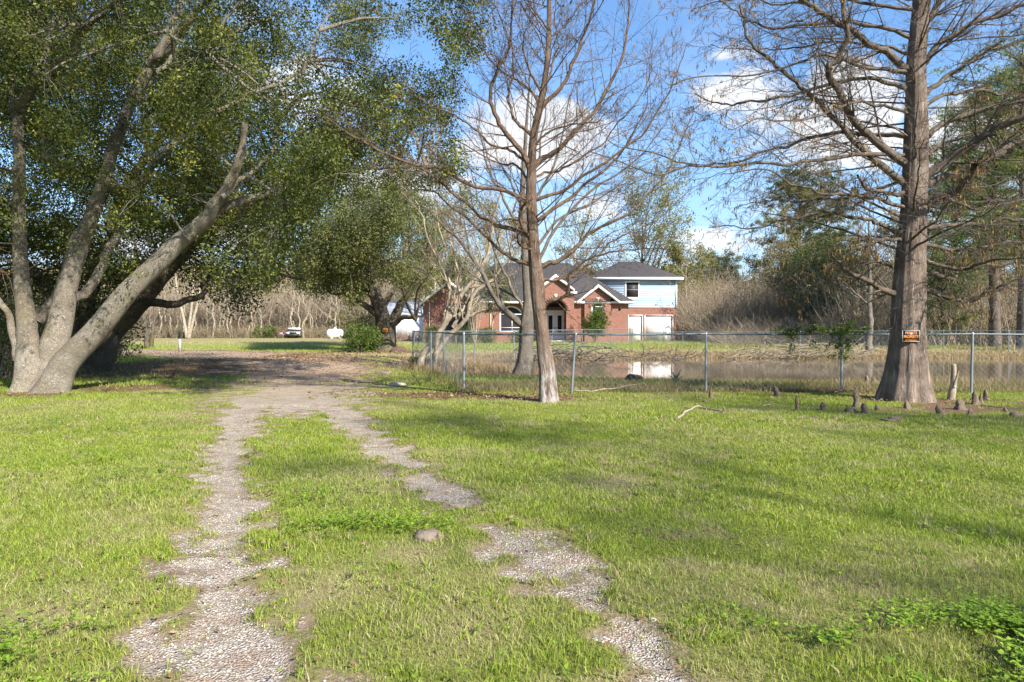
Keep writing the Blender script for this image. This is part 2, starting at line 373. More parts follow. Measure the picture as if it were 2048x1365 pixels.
def dirt(x, y):  # brown leaf-strewn soil, no gravel
    a = seg_d(x, y, RD, [1.6, 2.2, 2.6, 3.4, 4.3, 4.8, 4.2, 3.4])*1.0
    v = np.clip(1.25-a, 0, 1)*sst(13, 24, y)
    v = np.maximum(v, np.exp(-(((x+11)/5.0)**2+((y-23)/4.6)**2)**1.5)*1.1)
    v = np.maximum(v, 0.8*np.exp(-(((x+8.5)/2.6)**2+((y-15.6)/1.0)**2)))
    v = np.maximum(v, 0.95*np.exp(-(((x+0.6)/2.6)**2+((y-13.6-0.15*(x+.6)*-1)/0.75)**2)))
    v = np.maximum(v, 0.8*np.exp(-(((x-7.4)/1.6)**2+((y-12.6)/0.7)**2)))
    v = np.maximum(v, 0.62*np.exp(-(((x-7.6)/3.2)**2+((y-11.6)/1.0)**2)))
    v = np.maximum(v, 0.85*np.exp(-(((x-6.5)/3.0)**2+((y-14.6)/0.5)**2)))
    v = np.maximum(v, 0.95*np.exp(-(((x+8.3)/3.2)**2+((y-40)/3.0)**2)))
    v = np.maximum(v, 0.9*np.exp(-(((x+5)/2.2)**2+((y-33.5)/1.6)**2)))
    v = np.maximum(v, 0.8*np.exp(-(((x+10.2)/1.2)**2+((y-14.2)/0.8)**2)))
    for cx, cy, r0 in [(-1.72, 3.85, .2), (-1.15, 2.9, .15), (-3.0, 7.4, .25), (.2, 4.0, .15)]:
        v = np.maximum(v, .72*np.exp(-((x-cx)**2/(2.2*r0**2)+(y-cy)**2/r0**2)))
    n = fbm(x, y, 1.3, 4, 2)-.5
    return np.clip(v*1.15+n*1.5*(v > .02)*np.clip(v*3, 0, 1), 0, 1)
def dryness(x, y):
    n = fbm(x, y, 0.8, 4, 3)
    n5 = fbm(x, y, 3.1, 3, 0); v = sst(0.50, 0.75, n)*0.28+sst(.6, .78, n5)*.35
    r = rho(x, y)
    v = np.maximum(v, sst(1.42, 1.2, r))
    v = np.maximum(v, sst(1.8, 1.5, r)*sst(33, 36, y)*.8)
    v = np.maximum(v, 0.95*np.exp(-(((x+0.3)/2.6)**2+((y-27.5)/5.0)**2)))
    v = np.maximum(v, 0.6*sst(46, 58, y)*sst(-2, -8, x)*(.5+fbm(x, y, .15, 2, 1)))
    for cx, cy, r0 in [(-0.95, 3.55, .35), (-0.55, 4.1, .3), (-1.15, 6.2, .7), (-2.2, 3.2, .4), (0.9, 6.0, .5), (-5.2, 10.5, .9), (4.6, 9.5, .5), (-0.2, 3.1, .3)]:
        v = np.maximum(v, 0.6*np.exp(-((x-cx)**2+(y-cy)**2)/r0**2))
    return np.clip(v, 0, 1)

def axis(segs):
    out = [segs[0][0]]
    for a, b, s0, s1 in segs:
        x = a
        while x < b-1e-6:
            x += s0+(s1-s0)*(x-a)/(b-a); out.append(min(x, b))
    return np.array(sorted(set(np.round(out, 4))))
ys = axis([(-30, 0, 3, 1.0), (0, 8, .05, .07), (8, 16, .07, .12), (16, 45, .15, .35), (45, 120, .6, 3), (120, 3000, 20, 400)])
xp = axis([(0, 6, .06, .07), (6, 16, .1, .3), (16, 50, .4, 1.5), (50, 3000, 5, 400)])
xs = np.concatenate([-xp[::-1][:-1], xp])
XX, YY = np.meshgrid(xs, ys); x = XX.ravel(); y = YY.ravel()
z = gz(x, y)
nx, ny = len(xs), len(ys)
i = (np.arange(ny-1)[:, None]*nx+np.arange(nx-1)[None, :]).ravel()
Fg = np.stack([i, i+1, i+nx+1, i+nx], 1)
m, t = newmat('ground')
pos = t.node('ShaderNodeNewGeometry').outputs['Position']
g = t.attr('gravel'); dm = t.attr('dirt'); dr = t.attr('dry'); yy = t.xyz(pos)[1]
nb = t.noise(pos, 9.0, 5, .7); nf = t.noise(pos, 45.0, 4, .7); nl = t.noise(pos, 0.7, 4, .6)
vor = t.node('ShaderNodeTexVoronoi', ins={'Vector': pos, 'Scale': 85.0}); vor2 = t.node('ShaderNodeTexVoronoi', ins={'Vector': pos, 'Scale': 130.0})
vc = t.xyz(vor.outputs['Color'])
grs = t.mix(t.ramp(nl, .35, .65), (0.17, 0.20, 0.032), (0.25, 0.27, 0.05))
grs = t.mix(t.ramp(nf, .35, .7), t.mix(nb, (0.045, 0.045, 0.018), (0.09, 0.085, 0.03)), grs)
far = t.ramp(yy, 14.0, 34.0)
fargr = t.mix(t.ramp(nb, .35, .65), (0.15, 0.175, 0.04), (0.26, 0.255, 0.085))
grs = t.mix(far, grs, fargr)
dry = t.mix(nf, (0.17, 0.125, 0.075), (0.36, 0.28, 0.175))
stone = t.mix(t.ramp(vc[0], 0, 1), (0.27, 0.235, 0.20), (0.58, 0.525, 0.46))
stone = t.mix(t.ramp(vor.outputs['Distance'], 0.3, 0.75), stone, (0.24, 0.19, 0.145))
stone = t.mix(t.ramp(t.noise(t.comb(t.xyz(pos)[0], t.m('MULTIPLY', yy, 2.6), 0.0), 2.4, 5, .7), .46, .62, 0, .75), stone, t.mix(nf, (0.16, 0.105, 0.07), (0.33, 0.24, 0.18)))
soil = t.mix(nf, (0.055, 0.036, 0.024), (0.17, 0.105, 0.065))
soil = t.mix(t.ramp(t.noise(pos, 22.0, 4, .75), .5, .66), soil, (0.21, 0.125, 0.075))
road2 = t.mix(t.ramp(nb, .3, .7), (0.24, 0.165, 0.115), (0.48, 0.36, 0.265))
col = t.mix(dr, grs, dry)
gm = t.ramp(t.m('ADD', g, t.m('MULTIPLY', t.m('SUBTRACT', nf, .5), .9)), .36, .62)
col = t.mix(t.ramp(t.m('ADD', dm, t.m('MULTIPLY', t.m('SUBTRACT', nf, .5), .6)), .35, .6), col, soil)
edge = t.ramp(t.m('ADD', g, t.m('MULTIPLY', t.m('SUBTRACT', nb, .5), .3)), .22, .42)
col = t.mix(t.m('MULTIPLY', edge, .65), col, t.mix(nf, (0.15, 0.10, 0.065), (0.30, 0.22, 0.15)))
col = t.mix(gm, col, t.mix(t.ramp(t.m('ADD', yy, t.m('MULTIPLY', t.m('SUBTRACT', nb, .5), 8.0)), 11.5, 20.0), stone, road2))
mud = t.ramp(t.xyz(pos)[2], -0.18, -0.32); col = t.mix(mud, col, (0.10, 0.075, 0.05))
h = t.m('ADD', t.m('MULTIPLY', nf, .7), t.m('MULTIPLY', t.m('SUBTRACT', 1.0, vor.outputs['Distance']), t.m('MULTIPLY', gm, 1.0)))
finish(t, col, .95, t.bump(h, .7, .02), .15)
ground = mk('ground', [(np.stack([x, y, z], 1), Fg)], MATS['ground'], None, True,
            {'gravel': gravel(x, y), 'dirt': dirt(x, y), 'dry': dryness(x, y)})
tag(ground, 'mown grass ground with gravel wheel tracks and leaf-strewn soil', 'ground', kind='structure')
# water
m, t = newmat('pond_water'); pos = t.node('ShaderNodeNewGeometry').outputs['Position']
wn = t.noise(t.comb(t.m('MULTIPLY', t.xyz(pos)[0], 1.0), t.m('MULTIPLY', t.xyz(pos)[1], 2.2), 0.0), 2.2, 4, .6)
finish(t, t.mix(t.noise(pos, .3, 3), (0.115, 0.080, 0.044), (0.165, 0.120, 0.070)), .05, t.bump(wn, .04, .03), .4)
a = np.linspace(0, 2*math.pi, 97)[:-1]
V = np.array([[PX, PY, -0.34]]+[[PX+RX*1.15*math.copysign(abs(math.cos(q))**.8, math.cos(q)), PY+RY*1.15*math.copysign(abs(math.sin(q))**.8, math.sin(q)), -0.34] for q in a])
F3 = np.array([[0, 1+k, 1+(k+1) % 96] for k in range(96)])
tag(mk('pond_water', [(V, F3)], MATS['pond_water']), 'still brown pond water behind the chain link fence', 'pond', kind='structure')

# ---------------- grass ----------------
def grassmat(name, dark, mid, bright, dry1, dry2):
    m, t = newmat(name); r = t.attr('rnd'); d = t.attr('dry'); pos = t.node('ShaderNodeNewGeometry').outputs['Position']
    n = t.ramp(t.noise(pos, .8, 4, .6), .35, .65)
    c = t.mix(t.ramp(r, 0, .7), dark, mid); c = t.mix(t.m('MULTIPLY', n, t.ramp(r, .2, 1)), c, bright)
    n2 = t.ramp(t.noise(pos, 2.6, 4, .65), .56, .68); c = t.mix(t.m('MULTIPLY', n2, .55), c, dark)
    c = t.mix(d, c, t.mix(r, dry1, dry2))
    finish(t, c, .55, None, .3, trans=(.35, t.mix(1.0, c, (1.3, 1.4, .8), 'MULTIPLY'))); return m
M_GR = grassmat('grass_blade', (0.13, 0.19, 0.022), (0.25, 0.315, 0.04), (0.37, 0.405, 0.066), (0.27, 0.22, 0.12), (0.46, 0.40, 0.25))
M_DR = grassmat('dry_grass_blade', (0.10, 0.11, 0.03), (0.18, 0.17, 0.05), (0.24, 0.21, 0.08), (0.24, 0.155, 0.09), (0.47, 0.345, 0.22))
def blades(x, y, h, w, dry, bend=.5, two=False, z=None):
    n = len(x); z = gz(x, y) if z is None else z; a = rng.random(n)*2*math.pi; b = a+rng.normal(size=n)*1.2
    rt = np.stack([np.cos(a), np.sin(a), 0*a], 1)*(w/2)[:, None]
    ln = np.stack([np.cos(b), np.sin(b), 0*a], 1)*(h*bend*rng.random(n))[:, None]
    o = np.stack([x, y, z-0.004], 1); up = np.zeros((n, 3)); up[:, 2] = h
    rnd = np.clip(rng.random(n), 0, 1)
    if two:
        V = np.stack([o-rt, o+rt, o+up*.55+ln*.3+rt*.8, o+up*.55+ln*.3-rt*.8, o+up+ln*1.2], 1).reshape(-1, 3)
        k = np.arange(n)[:, None]*5
        return [(V, k+np.array([0, 1, 2, 3])), (np.zeros((0, 3)), np.zeros((0, 3)))], k+np.array([3, 2, 4]), np.repeat(rnd, 5), np.repeat(dry, 5)
    V = np.stack([o-rt, o+rt, o+up+ln], 1).reshape(-1, 3)
    return [(V, np.arange(n*3).reshape(-1, 3))], None, np.repeat(rnd, 3), np.repeat(dry, 3)
def two_parts(p, f3): # quad faces + tri faces on same verts: emit tris against zero offset copy
    V, q = p[0]; return [(V, np.concatenate([q[:, [0, 1, 2]], q[:, [0, 2, 3]], f3]))]
GP, GR_, GD = [], [], []
def ring(y0, y1, dens, h0, h1, w, two):
    A = 0.80*(y1*y1-y0*y0)+3.0*(y1-y0); n = int(A*dens)
    yy = np.sqrt(y0*y0+(y1*y1-y0*y0)*rng.random(n)); xx = (rng.random(n)*2-1)*(0.80*yy+1.5)
    keep = (rng.random(n) > sst(.10, .80, gravel(xx, yy))*0.89) & (rng.random(n) > sst(.2, .7, dirt(xx, yy))*.9) & (gz(xx, yy) > -.12)
    xx, yy = xx[keep], yy[keep]; n = len(xx)
    patch = fbm(xx, yy, 1.1, 3, 1); tuft = fbm(xx, yy, 5.0, 2, 2)
    h = (h0+(h1-h0)*rng.random(n))*(0.35+1.3*patch)*(0.45+1.1*tuft)
    ed = sst(0.05, 0.35, gravel(xx, yy)); h *= 1-.45*ed
    d = dryness(xx, yy); d = np.clip(d*(0.5+rng.random(n))+(rng.random(n) < .05+.15*ed)*.8, 0, 1)
    p, f3, r, dd = blades(xx, yy, h, w*(.6+.8*rng.random(n)), d, .9, two)
    if two: p = two_parts(p, f3)
    GP.extend(p); GR_.append(r); GD.append(dd)
ring(1.8, 5, 8500, .014, .046, .0036, True)
ring(5, 9, 4200, .014, .046, .0056, True)
ring(9, 16, 1500, .016, .048, .010, False)
ring(16, 30, 330, .03, .09, .02, False)
ring(30, 62, 50, .04, .11, .045, False)
# scattered tufts, taller and looser than the mown turf
nt_ = 3000; ty = np.sqrt(3.6+(110-3.6)*rng.random(nt_)); tx = (rng.random(nt_)*2-1)*(.8*ty+1); kk = (gravel(tx, ty) < .5) & (dirt(tx, ty) < .4) & (fbm(tx, ty, .9, 3, 3) > .42)
tx, ty = tx[kk], ty[kk]; nb2 = 26; tcx = np.repeat(tx, nb2)+rng.normal(size=len(tx)*nb2)*.028; tcy = np.repeat(ty, nb2)+rng.normal(size=len(tx)*nb2)*.028
th_ = np.repeat(.5+.9*rng.random(len(tx)), nb2)*(.022+.034*rng.random(len(tcx))); td_ = np.clip(np.repeat((rng.random(len(tx)) < .28)*.8, nb2)*(.5+rng.random(len(tcx)))+(rng.random(len(tcx)) < .08), 0, 1)
p, f3, r, dd = blades(tcx, tcy, th_, .0040*(1+.12*tcy), td_, 1.3, True); GP.extend(two_parts(p, f3)); GR_.append(r); GD.append(dd)
tag(mk('grass', GP, M_GR, None, False, {'rnd': np.concatenate(GR_), 'dry': np.concatenate(GD)}), 'short green lawn grass over the whole yard', 'grass', kind='stuff')
# tall dry grass on pond banks, fence line weeds
def scatter(n, x0, x1, y0, y1, f):
    xx = x0+(x1-x0)*rng.random(n); yy = y0+(y1-y0)*rng.random(n); k = rng.random(n) < f(xx, yy); return xx[k], yy[k]
bx, by, bh, bw, bd = [], [], [], [], []
def put(xy, h0, h1, w, dlo, dhi):
    xx, yy = xy; n = len(xx); bx.append(xx); by.append(yy); bh.append(h0+(h1-h0)*rng.random(n)**1.5); bw.append(np.full(n, w)); bd.append(dlo+(dhi-dlo)*rng.random(n))
def bankf(a, b): return lambda x, y: sst(a, a+.05, rho(x, y))*sst(b, b-.12, rho(x, y))
put(scatter(60000, -2, 22, 15.6, 23, bankf(1.0, 1.5)), .05, .17, .012, .25, .9)
put(scatter(26000, 9, 22, 15.3, 20, lambda x, y: (gz(x, y) > -.34)*sst(.45, .65, fbm(x, y, .8, 3, 3))*sst(6, 13, x)), .08, .38, .010, .7, 1)
put(scatter(70000, -3, 42, 36, 43.5, bankf(1.0, 1.42)), .06, .22, .03, .6, 1)
put(scatter(26000, -4.2, 1.8, 22.5, 33, lambda x, y: (gz(x, y) > -.34)*np.exp(-(((x+0.3)/2.6)**2+((y-27.5)/4.6)**2)*1.2)), .15, .5, .018, .75, 1)
put(scatter(34000, -1.2, 14, 14.3, 16.8, lambda x, y: sst(.28, .55, fbm(x, y, .9, 3, 1))), .04, .18, .010, .1, .8)
put(scatter(9000, -4.6, 1, 14.6, 27, lambda x, y: np.exp(-((x-(-1.04-(y-14.7)*.236))/.35)**2)), .1, .32, .013, 0, .5)
put(scatter(16000, 9, 40, 38, 50, lambda x, y: sst(.45, .6, fbm(x, y, .3, 3, 1))*.7), .1, .3, .05, .2, .9)
X_ = np.concatenate(bx); Y_ = np.concatenate(by)
p, f3, r, dd = blades(X_, Y_, np.concatenate(bh), np.concatenate(bw), np.concatenate(bd), .8, True)
tag(mk('bank_grass', two_parts(p, f3), M_DR, None, False, {'rnd': r, 'dry': dd}), 'tall tan dry grass and weeds on the pond banks', 'tall grass', kind='stuff')
# clover patches
def clover(n, f, x0, x1, y0, y1):
    xx, yy = scatter(n, x0, x1, y0, y1, f); n = len(xx); h = .03+.06*rng.random(n); Vs, Rr = [], []
    st = rng.random(n)*6.28; sz = .008+.009*rng.random(n)
    for k in range(3):
        a = st+k*2.094; c = np.stack([xx, yy, gz(xx, yy)+h], 1); d = np.stack([np.cos(a), np.sin(a), .25*np.ones(n)], 1); w = np.stack([-np.sin(a), np.cos(a), 0*a], 1)
        s_ = sz[:, None]; tilt = rng.normal(size=(n, 3))*.003
        Vs.append(np.stack([c, c+d*s_*.6-w*s_*.55+tilt, c+d*s_*1.3-w*s_*.25+tilt, c+d*s_*1.3+w*s_*.25+tilt, c+d*s_*.6+w*s_*.55+tilt], 1).reshape(-1, 3))
        Rr.append(np.repeat(rng.random(n), 5))
    V = np.concatenate(Vs); q = np.arange(len(V)//5)[:, None]*5
    return V, np.concatenate([q+np.array([0, 1, 2]), q+np.array([0, 2, 3]), q+np.array([0, 3, 4])]), np.concatenate(Rr)
cp = []; cr = []
def cpatch(cx, cy, rx, ry, n):
    f = lambda x, y: np.exp(-((((x-cx)/rx)**2+((y-cy)/ry)**2)**1.5))*sst(.35, .6, fbm(x, y, 2.2, 3, 2))*(gravel(x, y) < .4)
    V, Fq, r = clover(n, f, cx-1.6*rx, cx+1.6*rx, cy-1.6*ry, cy+1.6*ry); cp.append((V, Fq)); cr.append(r)
cpatch(2.1, 2.85, .9, .30, 22000); cpatch(2.5, 2.5, 1.0, .45, 22000); cpatch(-2.1, 2.7, .6, .4, 3500); cpatch(-3.6, 6.8, 1.2, 1.1, 7000)
cpatch(-.95, 4.6, .45, .3, 2500); cpatch(-1.6, 5.3, .5, .6, 2000); cpatch(-5.8, 9.6, 1.6, .9, 7000); cpatch(0, 5.5, 6.0, 3.5, 16000)
M_CL = leafmat('clover_leaf', (0.11, 0.19, 0.02), (0.21, 0.32, 0.035), (0.32, 0.42, 0.06), .35)
tag(mk('clover', cp, M_CL, None, False, {'rnd': np.concatenate(cr)}), 'bright green clover patches in the near lawn', 'clover', kind='stuff')
# gravel stones
def stones(n, y0, y1, s0, s1):
    yy = y0+(y1-y0)*rng.random(n); xx = -6+9*rng.random(n); g = gravel(xx, yy); k = rng.random(n) < sst(.38, .62, g)*.9+sst(.2, .4, g)*.07
    xx, yy = xx[k], yy[k]; n = len(xx); s = (s0+(s1-s0)*rng.random(n)**3.2)[:, None]
    c = np.stack([xx, yy, gz(xx, yy)+s[:, 0]*.15], 1)
    B = np.array([[1, 0, 0], [-1, 0, 0], [0, 1, 0], [0, -1, 0], [0, 0, .7], [0, 0, -.7]], float)
    V = B[None]*s[:, None, :]*(0.6+.8*rng.random((n, 6, 1))); a = rng.random(n)*6.28; ca, sa = np.cos(a)[:, None], np.sin(a)[:, None]
    V = np.stack([V[..., 0]*ca-V[..., 1]*sa, V[..., 0]*sa+V[..., 1]*ca, V[..., 2]], -1)+rng.normal(size=(n, 6, 3))*s[:, None]*.15+c[:, None]
    T8 = np.array([[0, 2, 4], [2, 1, 4], [1, 3, 4], [3, 0, 4], [2, 0, 5], [1, 2, 5], [3, 1, 5], [0, 3, 5]])
    return (V.reshape(-1, 3), (np.arange(n)[:, None, None]*6+T8).reshape(-1, 3)), np.repeat(rng.random(n), 6)
m, t = newmat('gravel_stone'); r = t.attr('rnd')
finish(t, t.mix(t.ramp(r, .5, .95), t.mix(t.ramp(r, 0, .5), (0.22, 0.18, 0.15), (0.42, 0.37, 0.32)), (0.60, 0.55, 0.48)), .9)
s1, r1 = stones(60000, 1.6, 5.2, .0020, .0080); s2, r2 = stones(16000, 5.2, 11, .003, .009)
tag(mk('gravel', [s1, s2], m, None, False, {'rnd': np.concatenate([r1, r2])}), 'crushed pale gravel stones in the two wheel tracks', 'gravel', kind='stuff')
# fallen leaves
def litter(n, x0, x1, y0, y1, f, s0, s1):
    xx, yy = scatter(n, x0, x1, y0, y1, f); n = len(xx); a = rng.random(n)*6.28; s = (s0+(s1-s0)*rng.random(n))[:, None]
    c = np.stack([xx, yy, gz(xx, yy)+.012+.03*rng.random(n)], 1); d = np.stack([np.cos(a), np.sin(a), rng.normal(size=n)*.35], 1); w = np.stack([-np.sin(a), np.cos(a), rng.normal(size=n)*.35], 1)*.45
    V = np.stack([c-d*s, c-w*s, c+d*s, c+w*s], 1).reshape(-1, 3)
    return (V, np.arange(len(V)).reshape(-1, 4)), np.repeat(rng.random(n), 4)
L1 = litter(50000, -22, 8, 12, 45, lambda x, y: dirt(x, y)*.8, .02, .045)
L2 = litter(26000, -7, 4, 2.2, 13, lambda x, y: sst(.12, .3, gravel(x, y))*sst(.75, .45, gravel(x, y))*sst(.45, .6, fbm(x, y, 2, 3, 3)), .008, .022)
L3 = litter(9000, -9, 10, 2.5, 14, lambda x, y: sst(.55, .7, fbm(x, y, .9, 3, 0)), .01, .022)
L4 = litter(16000, -4, 10.5, 12.6, 15.4, lambda x, y: dirt(x, y), .015, .035)
L5 = litter(9000, -12, -3, 28, 42, lambda x, y: dirt(x, y)*.7, .04, .08)
LL = [L1, L2, L3, L4, L5]
tag(mk('leaf_litter', [q[0] for q in LL], LF_BROWN, None, False, {'rnd': np.concatenate([q[1] for q in LL])}), 'brown fallen oak leaves and needles strewn over soil', 'fallen leaves', kind='stuff')
# ---------------- helpers for trees ----------------
def inpoly(px, py, poly):
    r = np.zeros(np.shape(px), bool); n = len(poly)
    for i in range(n):
        x1, y1 = poly[i]; x2, y2 = poly[(i+1) % n]
        c = ((y1 > py) != (y2 > py)) & (px < (x2-x1)*(py-y1)/(y2-y1+1e-9)+x1); r ^= c
    return r
def PP(pts, Y, d0=0.0, d1=0.0):
    """polyline traced as seen from the road, given its real depth: start Y+d0, end Y+d1"""
    n = len(pts); return np.array([P(a, b, Y+d0+(d1-d0)*(i/(n-1))**1.3) for i, (a, b) in enumerate(pts)])
def connect(skel, cen, r0, r1, n=8, sag=0.12, wig=.05):
    """curved twigs from nearest skeleton point (preferring inner) to each centre"""
    out = []
    for i0 in range(0, len(cen), 400):
        c = cen[i0:i0+400]; d = np.linalg.norm(skel[None]-c[:, None], axis=2); out.append(skel[np.argmin(d, 1)])
    a = np.concatenate(out); s = np.linspace(0, 1, n)[None, :, None]; v = cen-a; L = np.linalg.norm(v, axis=1)[:, None, None]
    Q = a[:, None]+v[:, None]*s; bow = nrm(rng.normal(size=(len(cen), 1, 3))+np.array([0, 0, .8]))
    Q = Q+bow*np.sin(s*math.pi)*L*sag+np.cumsum(rng.normal(size=(len(cen), n, 3)), 1)*wig*L/n*s*1.5
    Rr = (r0+(r1-r0)*np.linspace(0, 1, n))[None]*np.clip(L[:, :, 0]/1.5, .4, 1.4)
    return Q, Rr
def crown3(limbs, cen, n_sec, par, bark_, leaf, n_each, spread, size, r_sec=.035, r_tw=.010, name='foliage', droop=.3):
    skel = np.concatenate([q for q in limbs]); idx = rng.permutation(len(cen))
    sec = cen[idx[:n_sec]]; Q, Rr = connect(skel, sec, r_sec, .008, 12, .10, .10)
    sk2 = np.concatenate([skel, Q.reshape(-1, 3)]); Q2, R2 = connect(sk2, cen[idx[n_sec:]], r_tw, .003, 5)
    ln = np.linalg.norm(Q[:, -1]-Q[:, 0], axis=1) < 3.0*spread/.4; l2 = np.linalg.norm(Q2[:, -1]-Q2[:, 0], axis=1) < 1.6*spread/.4
    tb = Tubes().add(Q[ln], Rr[ln], 5).add(Q2[l2], R2[l2], 3); A, B = sprout(Q[ln], Rr[ln]*.5, 9, n=5, t0=.2, lf=(.15, .4), ang=(30, 70), rf=.6, rmin=r_tw*.35); tb.add(A, B, 3)
    tb.build('twigs', bark_, par)
    foliage(name, cen, n_each, spread, size, leaf, par, droop=droop)
def limbs_part(par, items, mat, k=8, lev=(), cap=False, name='limb'):
    """each authored limb a part of its own, with its twigs"""
    out = []
    for it in items:
        q, r = it[:2]; tb = Tubes().add(q, r, k, cap=cap); A, B = q[None], r[None]
        allA = []
        for L in lev:
            A, B = sprout(A, B, **L['s']); tb.add(A, B, L.get('k', 3)); allA.append(A)
        tb.build(name, mat, par); out.append((q, allA[-1] if allA else None))
    return out
def flare(k_l, amp, h, base=1.0):
    def f(th, L):
        e = np.exp(-L/h)[..., None]
        return base+e*(0.55+amp*np.cos(k_l*th+.7)+amp*.5*np.cos((k_l*2-1)*th))+0.035*np.cos(9*th+L[..., None]*1.3)+.02*np.cos(17*th-L[..., None]*.7)
    return f

# ---------------- big live oak at the left ----------------
YA = 15.0; b = P(70, 778, YA); b[2] = 0
oak = thing('oak_tree', 'broad evergreen oak with several pale leaning trunks at left of the drive', 'tree', b)
T = [  # (points px, depth offsets, radii)
    ([(62, 800), (62, 740), (58, 690), (48, 600), (40, 500), (38, 400), (38, 330), (36, 255), (32, 205)], 0, -.3, .36, .11),
    ([(32, 212), (60, 180), (100, 140), (140, 100), (170, 50), (215, 20), (300, -30)], -.3, -2.2, .125, .06),
    ([(36, 225), (70, 170), (90, 100), (105, 40), (130, -30)], -.3, .8, .09, .04),
    ([(40, 330), (20, 200), (45, 100), (60, 40), (50, -40)], -.2, .5, .06, .03),
    ([(100, 800), (104, 745), (112, 680), (125, 610), (150, 530), (178, 450), (205, 370), (232, 290), (262, 210), (300, 140), (340, 70), (362, -10), (370, -100)], .15, .6, .40, .10),
    ([(75, 640), (120, 590), (135, 540), (150, 480), (190, 420)], .6, 1.6, .17, .08),
    ([(95, 805), (128, 735), (185, 665), (250, 590), (320, 525), (372, 475), (410, 440), (440, 400), (462, 360), (480, 315), (490, 250)], -.3, -1.2, .31, .06),
    ([(445, 395), (500, 350), (530, 320), (560, 250), (600, 160), (640, 60)], -1, .2, .06, .02),
    ([(372, 475), (440, 420), (520, 390), (600, 372), (680, 345), (760, 330), (850, 335)], -.8, 1.5, .12, .03),
    ([(205, 380), (270, 370), (310, 330), (370, 270), (450, 215), (540, 170), (620, 125)], .6, 2.2, .11, .035),
    ([(262, 210), (310, 150), (340, 120), (400, 100), (480, 60), (560, 20)], .5, 2.0, .09, .03),
    ([(300, 130), (390, 30), (430, -40), (520, -160)], .4, -2, .1, .04),
    ([(170, 50), (260, 30), (330, 60), (380, 100), (420, 110)], -1.6, -2.6, .045, .02),
    ([(125, 620), (190, 560), (230, 480), (262, 430), (300, 330), (330, 260)], .5, 2.6, .13, .05),
    ([(35, 720), (22, 650), (5, 610), (-40, 570)], -.1, -.4, .09, .05),
]
la = []
for k, (pp, d0, d1, r0, r1) in enumerate(T):
    big = k in (0, 4, 6)
    q, r = limb(PP(pp, YA, d0, d1), r0, r1, 40 if big else 30, .008 if big else .014, 3.0 if k in (0, 4) else None)
    pr = None
    if big: pr = lambda th, L: 1+.45*np.exp(-L/.45)[..., None]*(1+.5*np.cos(4*th+1))+.035*np.cos(3*th+L[..., None]*1.7)+.02*np.cos(7*th+L[..., None]*4)
    tb = Tubes().add(q, r, 22 if big else 10, pr)
    tb.build('trunk' if big else 'limb', BK_OAK, oak); la.append(q)
def _uns(c):
    k = (15.0-c[:, 1])/-SUNV[1]*1.0; xh = c[:, 0]-SUNV[0]*k*1.0; zh = c[:, 2]-SUNV[2]*k
    m = (xh > -12) & (xh < -7.2) & (zh > -.6) & (zh < 2.5+.3*rng.normal(size=len(c))) & (k > 0)
    return c[~(m & (rng.random(len(c)) < .93))]
unshade = _uns
polyA = [(-500, 640), (0, 640), (60, 605), (95, 560), (170, 520), (240, 570), (330, 530), (400, 545), (450, 590), (500, 625), (535, 600), (560, 550), (580, 490), (620, 430), (690, 395), (760, 388), (830, 378), (880, 366), (935, 342), (905, 300), (895, 240), (925, 190), (960, 100), (975, 0), (1010, -700), (-500, -700)]
def cloud(n, x0, x1, y0, y1, z0, z1, poly, thr, sc=.55, k=0, above=None):
    X = x0+(x1-x0)*rng.random(n); Y = y0+(y1-y0)*rng.random(n); Z = z0+(z1-z0)*rng.random(n)
    px = 1024+F_PX*X/Y; py = HZ-(Z-CAMH)*F_PX/Y
    ok = inpoly(px, py, poly)
    f = .5*fbm(X+Y*.37, Z, sc, 3, k)+.5*fbm(Y, Z+X*.41, sc, 3, (k+1) % 4)
    ok &= f > thr
    return np.stack([X, Y, Z], 1)[ok]
cA = cloud(60000, -17, .5, 11.5, 19, 2.2, 9.3, polyA, .50, .75)
cA = unshade(cA)
print('oak clumps', len(cA))
trunk_line = []  # keep the trunks clear of leaves
for q in (la[0], la[4], la[6]): trunk_line.append(q)
tl = np.concatenate(trunk_line)
pxl = 1024+F_PX*tl[:, 0]/tl[:, 1]; pyl = HZ-(tl[:, 2]-CAMH)*F_PX/tl[:, 1]
def clear_front(c, pxs, pys, Yl, rad, keep):
    px = 1024+F_PX*c[:, 0]/c[:, 1]; py = HZ-(c[:, 2]-CAMH)*F_PX/c[:, 1]
    d = np.min(np.hypot(px[:, None]-pxs[None], py[:, None]-pys[None]), 1)
    return c[~((d < rad) & (c[:, 1] < Yl) & (rng.random(len(c)) > keep))]
sh = np.concatenate([la[k] for k in (1,)]); 
cA = cA[rng.permutation(len(cA))[:6000]]
cA = clear_front(cA, pxl, pyl, 15.3, 42, .12)
cA = clear_front(cA, 1024+F_PX*sh[:, 0]/sh[:, 1], HZ-(sh[:, 2]-CAMH)*F_PX/sh[:, 1], 14.6, 28, .15)
# sprays hanging in front of the trunks
ex = [P(130+rng.normal()*38, 410+rng.normal()*60, 13.2+rng.normal()*.5) for _ in range(90)]+[P(45+rng.normal()*22, 650+rng.normal()*14, 14.2+.2*rng.normal()) for _ in range(7)]+[P(230+rng.normal()*60, 500+rng.normal()*25, 13.8+rng.normal()*.4) for _ in range(40)]+[P(120+rng.normal()*50, 340+rng.normal()*30, 13.0+rng.normal()*.4) for _ in range(30)]
cA = np.concatenate([cA, unshade(np.array(ex))])
crown3(la, cA, 260, oak, BK_OAK, LF_OAK, 78, .32, (.04, .082))
